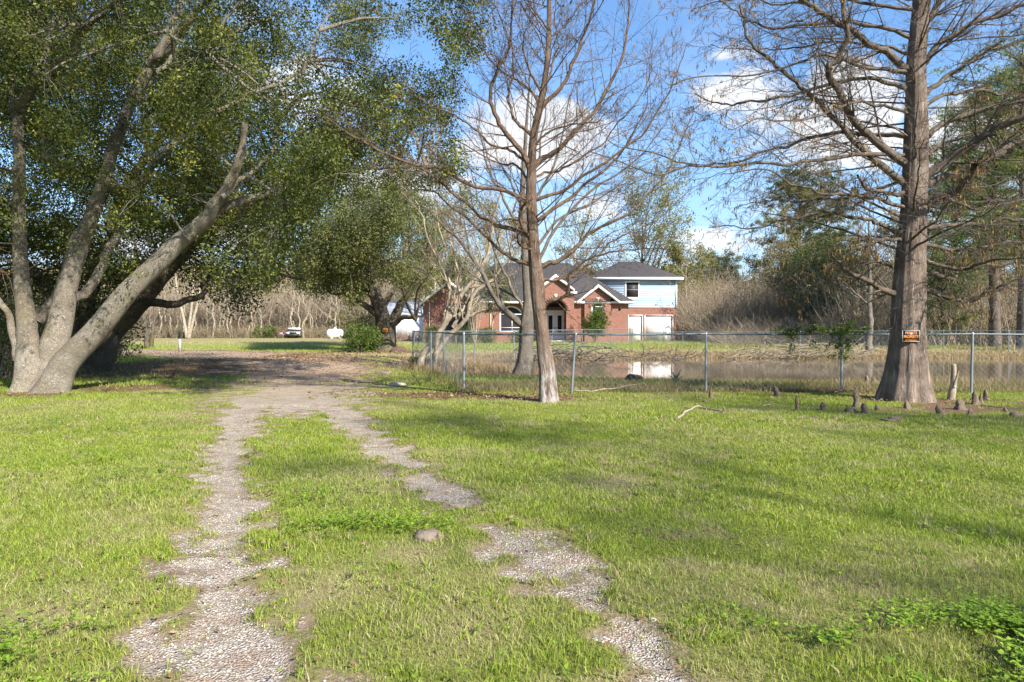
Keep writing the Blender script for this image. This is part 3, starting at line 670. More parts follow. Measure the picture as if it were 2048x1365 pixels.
# crown overhead, out of the picture but shading the yard
cT = cloud(4200, -13, 1.0, 8.5, 16, 6.2, 11.5, [(-3000, -20), (1150, -20), (1150, -4000), (-3000, -4000)], .47)
cT = unshade(cT)
cT = cT[rng.permutation(len(cT))[:520]]
foliage('foliage', cT, 30, .55, (.08, .15), LF_OAK, oak)

# ---------------- second dark oak behind ----------------
YB = 21.0; b = P(205, 705, YB); b[2] = .15
oakb = thing('oak_tree', 'dark shaded oak leaning right behind the pale multi-trunk oak, low horizontal limb', 'tree', b)
TB = [([(190, 740), (212, 690), (245, 645), (285, 595), (325, 550), (380, 500), (440, 450), (520, 400), (600, 380)], 0, 1, .40, .10),
      ([(235, 660), (270, 622), (310, 606), (350, 610), (385, 598), (405, 580), (412, 560), (440, 545), (520, 545), (600, 560)], 0, .5, .17, .04),
      ([(200, 720), (180, 640), (190, 560), (220, 480), (240, 400), (300, 300)], .3, 1, .3, .12),
      ([(235, 662), (262, 655), (280, 657)], 0, 0, .05, .02),
      ([(200, 700), (120, 600), (60, 540), (0, 480), (-80, 420)], .3, 2, .25, .1)]
lb = []
for pp, d0, d1, r0, r1 in TB:
    q, r = limb(PP(pp, YB, d0, d1), r0, r1, 28, .02); lb.append(q)
    tb = Tubes().add(q, r, 12)
    tb.build('trunk' if r0 > .28 else 'limb', BK_OAKD, oakb)
polyB = [(-500, 600), (60, 590), (150, 640), (205, 660), (250, 600), (330, 560), (400, 575), (450, 612), (500, 625), (530, 590), (555, 545), (570, 490), (600, 420), (700, 360), (800, 200), (760, -60), (-500, -60)]
cB = cloud(34000, -23, -3, 18.5, 25, 1.6, 13.5, polyB, .46, .6, 2); cB = cB[rng.permutation(len(cB))[:3000]]
cB2 = cloud(20000, -17, -5, 20.5, 25, 2.4, 6.5, [(120, 380), (640, 300), (640, 470), (560, 560), (440, 560), (330, 520), (240, 560), (120, 540)], .36, .6, 3); cB = np.concatenate([cB, cB2[rng.permutation(len(cB2))[:520]]])
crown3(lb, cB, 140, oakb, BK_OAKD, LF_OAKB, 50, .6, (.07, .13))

# ---------------- far oak with the orange sign ----------------
YC = 43.0; b = P(765, 700, YC); b[2] = 0
oakc = thing('oak_tree', 'rounded evergreen oak in mid distance with small orange sign on its trunk', 'tree', b)
TC = [([(770, 704), (768, 680), (766, 650), (758, 610), (745, 570), (730, 530), (720, 480)], 0, 0, .72, .2),
      ([(778, 700), (782, 660), (790, 630), (806, 600), (830, 570), (860, 540)], .2, 0, .45, .14),
      ([(762, 640), (745, 620), (720, 605), (690, 590), (660, 588)], 0, -.5, .28, .08),
      ([(764, 620), (780, 590), (800, 565), (810, 520)], 0, 1, .24, .08),
      ([(780, 655), (792, 645), (808, 636), (825, 635), (832, 640)], 0, -2, .2, .1),
      ([(758, 610), (720, 570), (690, 540), (660, 500)], 0, .5, .2, .07)]
lc = []
for pp, d0, d1, r0, r1 in TC:
    q, r = limb(PP(pp, YC, d0, d1), r0, r1, 20, .015); lc.append(q)
    Tubes().add(q, r, 12, (lambda th, L: 1+.35*np.exp(-L/.7)[..., None]*(1+.4*np.cos(5*th))) if r0 > .6 else None).build('trunk' if r0 > .4 else 'limb', BK_OAKD, oakc)
polyC = [(600, 580), (640, 590), (665, 570), (695, 600), (725, 600), (745, 560), (790, 550), (805, 575), (835, 602), (850, 596), (868, 575), (880, 520), (880, 450), (850, 400), (800, 372), (740, 365), (680, 385), (630, 420), (600, 480), (590, 540)]
cC = cloud(14000, -15, -3, 37.5, 49, 2.4, 11.5, polyC, .465, .5, 1); cC = cC[rng.permutation(len(cC))[:1500]]
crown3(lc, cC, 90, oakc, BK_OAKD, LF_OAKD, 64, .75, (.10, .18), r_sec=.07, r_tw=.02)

# ---------------- bald cypress, right ----------------
YD = 12.8; b = P(1810, 805, YD); b[2] = 0
cyp = thing('cypress_tree', 'big leafless cypress with flared base and private property sign, right of centre', 'tree', b)
q = catmull(PP([(1810, 815), (1811, 780), (1813, 740), (1816, 650), (1819, 560), (1823, 480), (1828, 400), (1832, 300), (1832, 200), (1832, 130), (1838, 60), (1843, 0), (1848, -150), (1852, -400)], YD), 110)
zz = q[:, 2]; rad = np.interp(zz, [0, .58, 1.14, 1.98, 2.83, 3.6, 4.7, 5.7, 7.0, 11.3], [.40, .345, .30, .275, .24, .225, .205, .175, .155, .07])
def prD(th, L):
    e = np.exp(-L/.42)[..., None]; e2 = np.exp(-L/1.1)[..., None]
    return 1+e*(.28+.18*np.cos(5*th+.4)+.08*np.cos(9*th))+e2*(.06*np.cos(6*th+1.5)+.05*np.cos(11*th))+.022*np.cos(13*th+L[..., None]*.9)+.018*np.cos(23*th-L[..., None]*1.4)+.03*np.sin(L[..., None]*2.3+2*th)
Tubes().add(q, rad, 56, prD).build('trunk', BK_CYP, cyp)
LD = [([(1806, 592), (1775, 583), (1735, 562), (1705, 547), (1680, 528), (1660, 505)], -.6, .085, .03),
      ([(1822, 335), (1765, 295), (1705, 235), (1668, 178), (1650, 145), (1678, 112), (1690, 60), (1684, 0), (1690, -90)], -1.2, .10, .05),
      ([(1815, 372), (1745, 312), (1690, 257), (1620, 192), (1555, 132), (1500, 80), (1480, 10)], -.5, .09, .025),
      ([(1820, 275), (1750, 268), (1680, 266), (1600, 282), (1520, 312), (1440, 328), (1320, 312), (1210, 282)], .8, .06, .012),
      ([(1815, 312), (1720, 307), (1600, 326), (1500, 333), (1400, 329), (1300, 345), (1180, 300)], -1.6, .055, .012),
      ([(1822, 182), (1740, 165), (1660, 172), (1580, 190), (1500, 206), (1440, 208), (1390, 190)], .5, .055, .015),
      ([(1825, 145), (1750, 138), (1660, 110), (1600, 120), (1530, 146), (1400, 156), (1330, 168)], -.9, .05, .012),
      ([(1830, 145), (1765, 102), (1700, 62), (1650, 32), (1600, 0), (1540, -50)], -.5, .09, .05),
      ([(1825, 78), (1750, 52), (1690, 48), (1600, 50), (1520, 52), (1490, 38), (1450, 10), (1390, -30)], .9, .05, .015),
      ([(1815, 388), (1770, 385), (1735, 378), (1715, 350)], -1.2, .05, .03),
      ([(1812, 468), (1760, 450), (1700, 434), (1640, 423), (1560, 446), (1500, 456), (1420, 452)], .4, .06, .012),
      ([(1815, 352), (1780, 372), (1700, 396), (1620, 404), (1560, 400), (1480, 410)], 1.4, .045, .01),
      ([(1812, 482), (1770, 478), (1730, 492), (1715, 500)], -.8, .05, .03),
      ([(1812, 545), (1760, 528), (1700, 530), (1620, 560), (1560, 590)], 1.2, .035, .008),
      ([(1815, 420), (1760, 400), (1690, 392), (1600, 372), (1520, 340), (1440, 350)], -1.9, .05, .01),
      ([(1838, 140), (1880, 92), (1930, 56), (1990, 31), (2050, 10), (2130, -10)], -.5, .075, .04),
      ([(1845, 192), (1900, 152), (1960, 112), (2048, 82), (2150, 50)], .6, .065, .03),
      ([(1845, 215), (1900, 186), (1960, 180), (2000, 190), (2060, 196), (2160, 190)], 1.2, .05, .02),
      ([(1848, 280), (1900, 242), (1980, 217), (2060, 196), (2150, 186)], -.6, .07, .04),
      ([(1845, 355), (1900, 320), (1960, 276), (2010, 251), (2080, 220), (2180, 190)], -1.3, .115, .07),
      ([(1845, 375), (1920, 346), (1990, 311), (2060, 280), (2150, 260)], .9, .09, .05),
      ([(1835, 445), (1870, 398), (1910, 386), (1938, 352), (1952, 330)], -1.1, .085, .065),
      ([(1848, 455), (1900, 450), (1970, 445), (2060, 440), (2150, 432)], .4, .06, .03),
      ([(1845, 490), (1910, 500), (1970, 492), (2060, 485), (2150, 490)], -.5, .05, .02),
      ([(1848, 548), (1900, 555), (1950, 536), (2040, 530), (2140, 535)], 1.2, .055, .02),
      ([(1848, 578), (1895, 598), (1940, 602), (1990, 577), (2040, 558)], -.7, .055, .02),
      ([(1848, 520), (1920, 540), (1980, 520), (2070, 515)], -1.6, .05, .02),
      ([(1840, 60), (1870, 20), (1900, -40), (1930, -140)], .2, .08, .05),
      ([(1845, 420), (1900, 405), (1960, 420), (2050, 400), (2140, 410)], 1.8, .05, .02),
      ([(1845, 330), (1890, 285), (1960, 270), (2020, 290), (2100, 300)], 1.4, .05, .02),
      ([(1840, 0), (1760, -50), (1650, -90), (1500, -110)], -.8, .07, .02),
      ([(1842, -40), (1930, -90), (2040, -120)], -.4, .07, .02),
      ([(1820, 230), (1750, 210), (1690, 215), (1610, 240), (1530, 240), (1450, 260)], -2.2, .04, .01),
      ([(1825, 20), (1740, 10), (1650, -5), (1560, 10), (1470, -5), (1380, 20)], 1.5, .045, .012),
      ([(1820, 110), (1750, 90), (1680, 84), (1590, 92), (1500, 100), (1420, 90)], 2.0, .04, .01)]
lev = [dict(s=dict(k=20, n=9, t0=.10, lf=(.2, .48), ang=(30, 70), rf=.30, rmin=.0045, wig=.07, up=.0, plane=.5, maxL=2.4), k=5),
       dict(s=dict(k=7, n=6, t0=.1, lf=(.25, .6), ang=(25, 65), rf=.5, rmin=.0040, wig=.10, up=.02, plane=.8), k=3),
       dict(s=dict(k=5, n=4, t0=.2, lf=(.25, .6), ang=(25, 60), rf=.5, rmin=.0029, wig=.10, up=.02), k=3)]
its = []
for pp, d1, r0, r1 in LD:
    qq, rr = limb(PP(pp, YD, 0, d1), r0*.84, r1*.68, 34, .011); its.append((qq, rr))
resD = limbs_part(cyp, its, BK_CYPL, 9, lev, cap=False)
tips = np.concatenate([r[1][:, -1] for r in resD]); tips = tips[rng.random(len(tips)) < .10]
def catkins(c, n, L, w):
    c = np.repeat(c, n, 0)+rng.normal(size=(len(c)*n, 3))*.02; N = len(c); l = (L*(.6+.8*rng.random(N)))[:, None]
    a = rng.random(N)*6.28; s = np.stack([np.cos(a), np.sin(a), 0*a], 1)*w; dn = np.zeros((N, 3)); dn[:, 2] = -1; dn += rng.normal(size=(N, 3))*.15
    V = np.stack([c, c+dn*l*.5+s, c+dn*l, c+dn*l*.5-s], 1).reshape(-1, 3); return (V, np.arange(4*N).reshape(-1, 4)), np.repeat(rng.random(N), 4)
cpk, rk = catkins(tips, 3, .085, .009); mk('catkins', [cpk], LF_CATK, cyp, False, {'rnd': rk})
def extra(par, q, rad, i0, n, L, mat, ang=(62, 92), up=0.0, wig=.05, rf=.11):
    A, B = sprout(q[i0:], rad[i0:], n, n=12, t0=.02, ang=ang, rmin=.012, rf=rf, absL=L, wig=wig, up=up, taper=.2, plane=.3)
    tb = Tubes().add(A, B, 5); A2, B2 = sprout(A, B, 12, n=6, t0=.15, lf=(.18, .42), ang=(25, 60), rf=.4, rmin=.0045, wig=.08, plane=.6); tb.add(A2, B2, 3)
    A3, B3 = sprout(A2, B2, 6, n=4, t0=.1, lf=(.3, .6), ang=(25, 60), rf=.5, rmin=.003, wig=.1); tb.add(A3, B3, 3); tb.build('branches', mat, par)
extra(cyp, q, rad, 36, 46, (1.3, 4.2), BK_CYPL)
# short reddish twig tufts on the trunk
A, B = sprout(q[10:], rad[10:], 260, n=5, t0=.1, ang=(50, 90), rmin=.0038, rf=.02, absL=(.2, .75), wig=.14, up=-.15)
Tubes().add(A, B, 3).build('twigs', BK_CYPL, cyp)

# ---------------- bald cypress, centre ----------------
YE = 12.5; b = P(1097, 806, YE); b[2] = 0
cy2 = thing('cypress_tree', 'slimmer leafless reddish cypress in the centre, whitish lower trunk, upswept branches', 'tree', b)
q = catmull(PP([(1098, 815), (1097, 790), (1093, 740), (1087, 690), (1079, 620), (1074, 560), (1068, 500), (1064, 430), (1062, 380), (1063, 330), (1068, 270), (1080, 215), (1090, 160), (1096, 100), (1098, 30), (1096, -100), (1100, -260)], YE), 90)
rad = np.interp(q[:, 2], [0, .14, .6, 1.4, 2.25, 2.8, 3.4, 4.35, 5.4, 6.5, 9], [.17, .165, .142, .12, .128, .108, .10, .082, .062, .045, .02])
pr = lambda th, L: 1+.25*np.exp(-L/.18)[..., None]*(1+.5*np.cos(5*th))+.04*np.cos(5*th+L[..., None]*2)+.03*np.cos(11*th-L[..., None]*3)+.05*np.cos(2*th+L[..., None]*4)
Tubes().add(q, rad, 34, pr).build('trunk', BK_RED, cy2)
extra(cy2, q, rad, 34, 34, (.8, 2.6), BK_REDL, ang=(45, 75), up=.15, rf=.16)
LE = [([(1064, 350), (1045, 300), (1010, 262), (985, 220), (980, 180), (995, 140), (1012, 100), (1025, 50), (1030, -40)], -.4, .085, .02),
      ([(1068, 330), (1110, 302), (1160, 252), (1200, 202), (1230, 150), (1245, 110), (1255, 50), (1262, -20)], .3, .075, .02),
      ([(1083, 215), (1120, 172), (1150, 122), (1172, 60), (1192, 0), (1205, -60)], -.3, .065, .02),
      ([(1066, 275), (1035, 242), (1016, 205), (1020, 170), (1027, 130), (1022, 70), (1026, 0)], .6, .055, .015),
      ([(1069, 402), (1120, 382), (1170, 352), (1230, 312), (1290, 262), (1320, 212), (1352, 150), (1370, 90)], -.5, .055, .01),
      ([(1071, 445), (1120, 408), (1180, 362), (1240, 312), (1272, 262), (1290, 200), (1295, 130)], .8, .06, .01),
      ([(1063, 402), (1000, 382), (940, 366), (880, 342), (840, 331), (780, 311), (738, 290), (700, 268), (655, 235)], -1.0, .062, .018),
      ([(1060, 475), (1000, 452), (955, 428), (905, 385), (845, 340), (800, 290), (760, 250)], -.2, .07, .012),
      ([(1064, 532), (1020, 516), (980, 482), (940, 442), (900, 408), (860, 380), (800, 370)], .9, .06, .012),
      ([(1078, 538), (1120, 520), (1160, 492), (1182, 470), (1250, 430), (1310, 372), (1355, 305), (1380, 230)], .2, .075, .012),
      ([(1086, 612), (1110, 600), (1131, 592), (1138, 562), (1150, 540), (1195, 512), (1260, 500), (1335, 496)], -.6, .065, .012),
      ([(1063, 328), (1020, 302), (970, 281), (930, 241), (860, 212), (810, 168), (790, 120)], .2, .045, .01),
      ([(1088, 180), (1102, 140), (1115, 90), (1110, 30), (1118, -40)], .4, .035, .01),
      ([(1086, 190), (1060, 140), (1045, 90), (1060, 30), (1050, -40)], -.5, .035, .01),
      ([(1066, 480), (1045, 455), (1040, 425), (1055, 400)], -.5, .05, .035),
      ([(1072, 505), (1040, 490), (1035, 470)], -.7, .04, .03),
      ([(1066, 300), (1100, 262), (1150, 250), (1200, 240), (1240, 190)], -.8, .035, .008),
      ([(1064, 365), (1030, 330), (1000, 330), (930, 290), (870, 260)], 1.0, .04, .008),
      ([(1073, 560), (1130, 560), (1190, 520), (1230, 480), (1300, 450), (1380, 380)], 1.0, .045, .008),
      ([(1070, 450), (1010, 440), (960, 460), (900, 470), (850, 500)], -1.0, .035, .008),
      ([(1084, 215), (1050, 170), (1000, 140), (960, 90), (940, 30)], -.2, .04, .01),
      ([(1096, 80), (1140, 40), (1180, -20)], .4, .03, .01), ([(1096, 60), (1060, 10), (1020, -50)], -.4, .03, .01),
      ([(1066, 355), (1120, 340), (1190, 300), (1230, 250), (1290, 180), (1310, 100)], 1.2, .04, .008)]
lev2 = [dict(s=dict(k=17, n=8, t0=.15, lf=(.22, .48), ang=(25, 60), rf=.30, rmin=.0038, wig=.06, up=.10, maxL=1.3), k=4),
        dict(s=dict(k=6, n=5, t0=.1, lf=(.25, .6), ang=(25, 60), rf=.5, rmin=.0036, wig=.09, up=.08), k=3),
        dict(s=dict(k=4, n=4, t0=.15, lf=(.3, .7), ang=(25, 55), rf=.5, rmin=.0027, wig=.1, up=.05), k=3)]
its = []
for pp, d1, r0, r1 in LE:
    qq, rr = limb(PP(pp, YE, 0, d1), r0*.68, r1*.65, 32, .010); its.append((qq, rr))
resE = limbs_part(cy2, its, BK_REDL, 8, lev2)
tips = np.concatenate([r[1][:, -1] for r in resE]); tips = tips[rng.random(len(tips)) < .05]
cpk, rk = catkins(tips, 3, .07, .008); mk('catkins', [cpk], LF_CATK, cy2, False, {'rnd': rk})

# ---------------- grey bare tree behind the fence ----------------
YG = 22.0; b = P(1048, 742, YG); b[2] = -.15
gt = thing('bare_tree', 'grey bare tree with thick forked trunk behind the fence by the pond edge', 'tree', b)
q = catmull(PP([(1046, 752), (1048, 738), (1052, 700), (1053, 665), (1054, 640), (1056, 600), (1053, 560), (1050, 510), (1048, 450), (1045, 380), (1050, 300), (1055, 220), (1060, 150)], YG), 60)
rad = np.interp(q[:, 2], [-.3, .2, .7, 1.5, 2.1, 3, 5, 9], [.32, .265, .235, .23, .155, .13, .10, .03])
Tubes().add(q, rad, 26, lambda th, L: 1+.25*np.exp(-L/.35)[..., None]*(1+.4*np.cos(5*th))+.03*np.cos(7*th+L[..., None])).build('trunk', BK_GREY, gt)
LG = [([(1052, 655), (1022, 632), (996, 606), (975, 570), (960, 540), (930, 492), (900, 462), (860, 422), (820, 400)], -.8, .15, .02),
      ([(1050, 645), (1036, 600), (1012, 552), (985, 502), (975, 452), (950, 382), (930, 300)], .4, .08, .015),
      ([(1048, 610), (1020, 590), (990, 575), (950, 560), (900, 540), (850, 530)], 1.5, .06, .01),
      ([(1055, 560), (1100, 482), (1160, 402), (1230, 350), (1290, 300), (1340, 230)], .5, .08, .012),
      ([(1053, 525), (1120, 442), (1190, 402), (1260, 352), (1300, 322)], 1.5, .07, .012),
      ([(1050, 480), (1010, 400), (980, 340), (960, 260), (950, 180)], .2, .07, .012),
      ([(1048, 430), (1090, 360), (1120, 290), (1140, 200), (1170, 120)], -.5, .07, .012),
      ([(1050, 400), (1080, 300), (1090, 200), (1085, 110)], .8, .06, .012),
      ([(1056, 600), (1110, 560), (1170, 520), (1220, 470), (1280, 440)], -.6, .05, .01),
      ([(1048, 420), (1000, 330), (940, 280), (900, 220)], 1.2, .05, .01)]
its = []
for pp, d1, r0, r1 in LG:
    qq, rr = limb(PP(pp, YG, 0, d1), r0*.85, r1*.8, 26, .012); its.append((qq, rr))
lev3 = [dict(s=dict(k=9, n=8, t0=.15, lf=(.22, .45), ang=(25, 60), rf=.45, rmin=.006, wig=.08, up=.12, maxL=2.2), k=4),
        dict(s=dict(k=6, n=5, t0=.1, lf=(.25, .6), ang=(25, 60), rf=.5, rmin=.0035, wig=.09, up=.08), k=3),
        dict(s=dict(k=3, n=4, t0=.15, lf=(.3, .7), ang=(25, 55), rf=.5, rmin=.0025, wig=.1, up=.05), k=3)]
limbs_part(gt, its, BK_GREY, 8, lev3)

# ---------------- pale multi-stem leaning tree at the fence corner ----------------
YH = 26.0; b = P(862, 722, YH); b[2] = 0
mt = thing('bare_tree', 'pale multi-stemmed bare tree leaning right behind the fence corner', 'tree', b)
LH = [([(838, 738), (850, 712), (880, 665), (905, 622), (935, 580), (962, 540), (978, 500), (988, 440), (1005, 380)], 0, .16, .03),
      ([(860, 738), (872, 708), (902, 672), (930, 642), (948, 600), (990, 556), (1022, 518), (1060, 470)], -.3, .15, .02),
      ([(870, 700), (885, 650), (897, 610), (895, 570), (880, 528), (860, 488), (845, 440), (830, 400)], -.5, .075, .02),
      ([(883, 662), (905, 612), (902, 562), (890, 520), (882, 468), (870, 410)], .4, .07, .02),
      ([(892, 650), (912, 602), (916, 552), (905, 500), (896, 458), (900, 400)], -.4, .07, .02),
      ([(905, 655), (928, 618), (942, 588), (956, 556), (960, 520), (950, 468), (955, 410)], .4, .07, .02),
      ([(925, 645), (950, 628), (972, 620), (988, 618)], -.5, .06, .035),
      ([(930, 625), (950, 570), (965, 520), (1000, 470), (1030, 400)], .8, .06, .02),
      ([(900, 600), (870, 560), (840, 540), (810, 530)], .6, .03, .01)]
its = []
for pp, d1, r0, r1 in LH:
    qq, rr = limb(PP(pp, YH, 0, d1), r0, r1, 24, .02); its.append((qq, rr))
limbs_part(mt, its, BK_PALE, 8, [dict(s=dict(k=9, n=7, t0=.3, lf=(.25, .5), ang=(20, 50), rf=.45, rmin=.007, wig=.07, up=.1, maxL=1.8), k=4),
    dict(s=dict(k=6, n=5, t0=.1, lf=(.3, .7), ang=(25, 60), rf=.5, rmin=.004, wig=.1, up=.03), k=3),
    dict(s=dict(k=3, n=4, t0=.1, lf=(.4, .9), ang=(25, 60), rf=.5, rmin=.003, wig=.1, up=.03), k=3)], name='stem')

# ---------------- generic background trees ----------------
def bare_tree(base, H, spread, r, mat, lv=3, budm=None, buds=0, bsize=(.1, .2), up=.15, nl=9, lean=0, t0=.3, k1=8, k2=6, trunk_k=8, seed_w=.02, bs=.4):
    x, y = base; z = float(gz(x, y)); b = np.array([x, y, z])
    q, rr = limb(np.array([[0, 0, -.1], [lean*.2, 0, H*.3], [lean*.6, 0, H*.65], [lean, 0, H]])+b, r, r*.12, 26, seed_w)
    A, B = sprout(q, rr, nl, n=10, t0=t0, lf=(spread*.8/H, spread*1.2/H), ang=(30, 60), rf=.55, rmin=r*.06, wig=.08, up=up)
    parts = [(q, rr, trunk_k)]; tw = Tubes().add(A, B, 5); cur = (A, B)
    for li, k_ in zip(range(lv-1), (k1, k2, 4)):
        cur = sprout(cur[0], cur[1], k_, n=6 if li == 0 else 4, t0=.12, lf=(.3, .6), ang=(25, 60), rf=.5, rmin=r*.03/(li+1), wig=.1, up=.06); tw.add(cur[0], cur[1], 3)
    return b, q, rr, tw, cur[0]
def put_tree(name, label, base, H, spread, r, mat, group=None, budm=None, nb=0, bsize=(.1, .2), bs=.4, **k):
    b, q, rr, tw, last = bare_tree(base, H, spread, r, mat, **k)
    o = thing(name, label, 'tree', b, group)
    Tubes().add(q, rr, 8).build('trunk', mat, o); tw.build('crown', mat, o)
    if budm is not None:
        c = last[:, -1]; c = np.concatenate([c, last[:, last.shape[1]//2]]); 
        foliage('foliage', c[rng.permutation(len(c))[:nb[0]]], nb[1], bs, bsize, budm, o)
    return o
def copy_tree(o, loc, rz, sc, label=None):
    c = o.copy(); C.objects.link(c); c.location = loc; c.rotation_euler = (0, 0, rz); c.scale = (sc[0], sc[0], sc[1])
    if label: c['label'] = label
    for ch in list(o.children):
        d = ch.copy(); C.objects.link(d); d.parent = c
    return c
def X(px, Y): return (px-1024)*Y/F_PX
# budding broad tree behind the garage
put_tree('budding_tree', 'wide rounded tree in pale spring bud rising behind the garage roof', (X(1285, 86), 86), 15.2, 13.5, .42, BK_GREY, budm=LF_BUD, nb=(4200, 7), bsize=(.18, .32), bs=.75, nl=18, up=.28, t0=.12, k1=9, k2=6)
put_tree('budding_tree', 'lower budding tree right of the upper storey of the house', (X(1372, 78), 78), 9.3, 5, .25, BK_TWIG, budm=LF_BUD, nb=(1000, 8), bsize=(.16, .30), bs=.6, nl=14, t0=.15)
put_tree('budding_tree', 'thin bare tree rising above the porch gable of the house', (X(1150, 76), 76), 12.5, 5, .25, BK_TWIG, budm=LF_BUD, nb=(700, 5), bsize=(.14, .26), bs=.6, nl=12, t0=.2)
for px, Y, H, sp, lab in [(845, 62, 12.5, 5.5, 'twiggy bare tree right behind the rounded oak crown'), (905, 66, 13.5, 6, 'twiggy bare tree above the brick wing with the big arched window'), (965, 70, 13.6, 6, 'twiggy bare tree above the middle of the house roof, left of the grey trunk'), (1020, 76, 12.5, 5.5, 'twiggy bare tree behind the grey forked trunk')]:
    put_tree('background_tree', lab, (X(px, Y), Y+10), H*1.12, sp, .26, BK_TWIG, 'bare trees behind the house', budm=LF_BUD, nb=(900, 6), bsize=(.14, .28), bs=.7, nl=14, t0=.2)
# small leafy tree against the eave
b_ = put_tree('small_tree', 'small green tree against the eave left of the front door', (X(985, 56), 56), 5.3, 2.6, .12, BK_TWIG, budm=LF_OAKD, nb=(420, 14), bsize=(.10, .18), bs=.45, nl=12, t0=.4)
put_tree('small_tree', 'small olive-green tree before the roof of the brick wing, behind the leaning pale stems', (X(912, 55.5), 55.5), 6.6, 2.4, .1, BK_TWIG, budm=LF_OAKD, nb=(380, 12), bsize=(.10, .18), bs=.45, nl=12, t0=.58)
# left thicket: pale saplings
thk = []
protos = []
for i in range(7):
    H = 5.5+rng.random()*4
    o = put_tree('sapling', 'thin pale leafless sapling in the thicket beyond the lawn', (0, 90), H, 2.0+rng.random(), .06+rng.random()*.05, [BK_PALE, BK_TWIG][i % 2], 'saplings in the thicket', nl=9, lv=3, k1=5, k2=3, up=.5, t0=.25, lean=rng.normal()*.9, seed_w=.05, trunk_k=6)
    protos.append(o)
n = 0
for i in range(92):
    px = 285+i*6.2+rng.normal()*5; Y = 83.5+rng.random()**1.6*10
    s = .8+rng.random()*.5; loc = (X(px, Y), Y, float(gz(X(px, Y), Y)))
    if i < 7: protos[i].location = loc; protos[i].rotation_euler = (0, 0, rng.random()*6.28); protos[i].scale = (s, s, s)
    else: copy_tree(protos[i % 7], loc, rng.random()*6.28, (s*(.9+.3*rng.random()), s))
tree_fork = thing('bare_tree', 'pale V-shaped trunks at the thicket edge seen below the oak limb', 'tree', (X(373, 80), 80, .2))
limbs_part(tree_fork, [limb(PP(pp, 80), .22, .07, 20, .01) for pp in ([(374, 676), (368, 640), (358, 600), (352, 560), (345, 500)], [(376, 676), (380, 640), (384, 600), (388, 550), (395, 500)], [(378, 676), (386, 640), (398, 600), (405, 560), (420, 520)])], BK_PALE, 7,
           [dict(s=dict(k=8, n=6, t0=.4, lf=(.2, .4), ang=(20, 50), rf=.4, rmin=.02, up=.2), k=3)], name='stem')
# two dark thin trunks
tt = thing('slim_tree', 'pair of dark slim trunks standing together beyond the leafy mound', 'tree', (X(296, 46), 46, .05))
limbs_part(tt, [limb(PP([(295, 694), (291, 660), (285, 620), (280, 560), (270, 480)], 46), .2, .09, 16, .01), limb(PP([(303, 694), (306, 660), (309, 630), (312, 560), (320, 490)], 46), .15, .06, 16, .01)], BK_OAKD, 8,
           [dict(s=dict(k=8, n=6, t0=.6, lf=(.2, .4), ang=(20, 50), rf=.4, rmin=.01, up=.2), k=3)], name='stem')

# masses of brush (nobody could count them)
def brush(name, label, n, fx, fy, h0, h1, r, mat, leaf=None, nl=0, lsize=(.1, .2), lean=.35, wig=.1, hf=None):
    x = fx(n); y = fy(n); z = gz(x, y); h = (h0+(h1-h0)*rng.random(n)**1.5)
    if hf is not None: h = h*hf(x, y)
    d = np.stack([rng.normal(size=n)*lean, rng.normal(size=n)*lean, np.ones(n)], 1); s = np.linspace(0, 1, 6)[None, :, None]
    Q = np.stack([x, y, z], 1)[:, None]+d[:, None]*h[:, None, None]*s+np.cumsum(rng.normal(size=(n, 6, 3)), 1)*wig*h[:, None, None]/3*s
    Rr = (r*(.5+rng.random(n)))[:, None]*(1-.8*np.linspace(0, 1, 6)[None])
    A, B = sprout(Q, Rr, 4, n=4, t0=.25, lf=(.25, .5), ang=(20, 60), rf=.5, rmin=r*.25, wig=.1)
    o = Tubes().add(Q, Rr, 3).add(A, B, 3).build(name, mat, None); tag(o, label, 'brush', kind='stuff')
    if leaf is not None:
        k = rng.integers(0, n, nl); t = rng.integers(0, 6, nl); c = Q[k, t]
        p, rr = leaves(c, 6, .5*np.ones(1), lsize); l = mk(name+'_leaves', [p], leaf, None, False, {'rnd': rr}); tag(l, label.replace('stems', 'leaves'), 'brush', kind='stuff')
U = lambda a, b: (lambda n: a+(b-a)*rng.random(n))
brush('thicket_brush', 'tangled pale brush stems of the thicket beyond the left lawn', 6000, U(-58, -12), U(89, 103), 1.2, 7.5, .035, BK_TWIG, LF_BRUSH, 6500, (.18, .34))
brush('thicket_undergrowth', 'low brown and green undergrowth stems along the thicket foot', 5000, U(-60, -11), U(83.5, 86), .3, 1.6, .02, BK_TWIG, LF_BRUSH, 7000, (.1, .2))
brush('wood_brush', 'tall tan bare brush stems right of the house', 8000, U(17, 48), U(62, 84), 1.5, 7.2, .03, BK_TWIG, LF_BRUSH, 8000, (.14, .26), hf=lambda x, y: .75+.45*fbm(x, y, .12, 2, 1))
brush('fence_brush', 'low grey tangled brush stems along the far fence', 3400, U(16.5, 44), U(52, 60), .4, 2.3, .014, BK_TWIG, LF_BRUSH, 2000, (.05, .12), lean=.8)
brush('far_right_brush', 'brown shaded woodland brush stems beyond the right fence', 6000, U(26, 62), U(50, 72), 1.0, 6.5, .03, BK_TWIG, LF_BRUSH, 9000, (.14, .28))
def wood_wall(name, label, n, x0, x1, y0, y1, h0, h1, leaf, size=(.5, 1.0), sc=.08, nz=1.0):
    x = x0+(x1-x0)*rng.random(n); y = y0+(y1-y0)*rng.random(n); top = h0+(h1-h0)*fbm(x, y, sc, 4, 2)*nz; z = gz(x, y)+top*rng.random(n)**.8
    p, r = leaves(np.stack([x, y, z], 1), 5, np.array([.9, .9, .9]), size); tag(mk(name, [p], leaf, None, False, {'rnd': r}), label, 'woodland', kind='stuff')
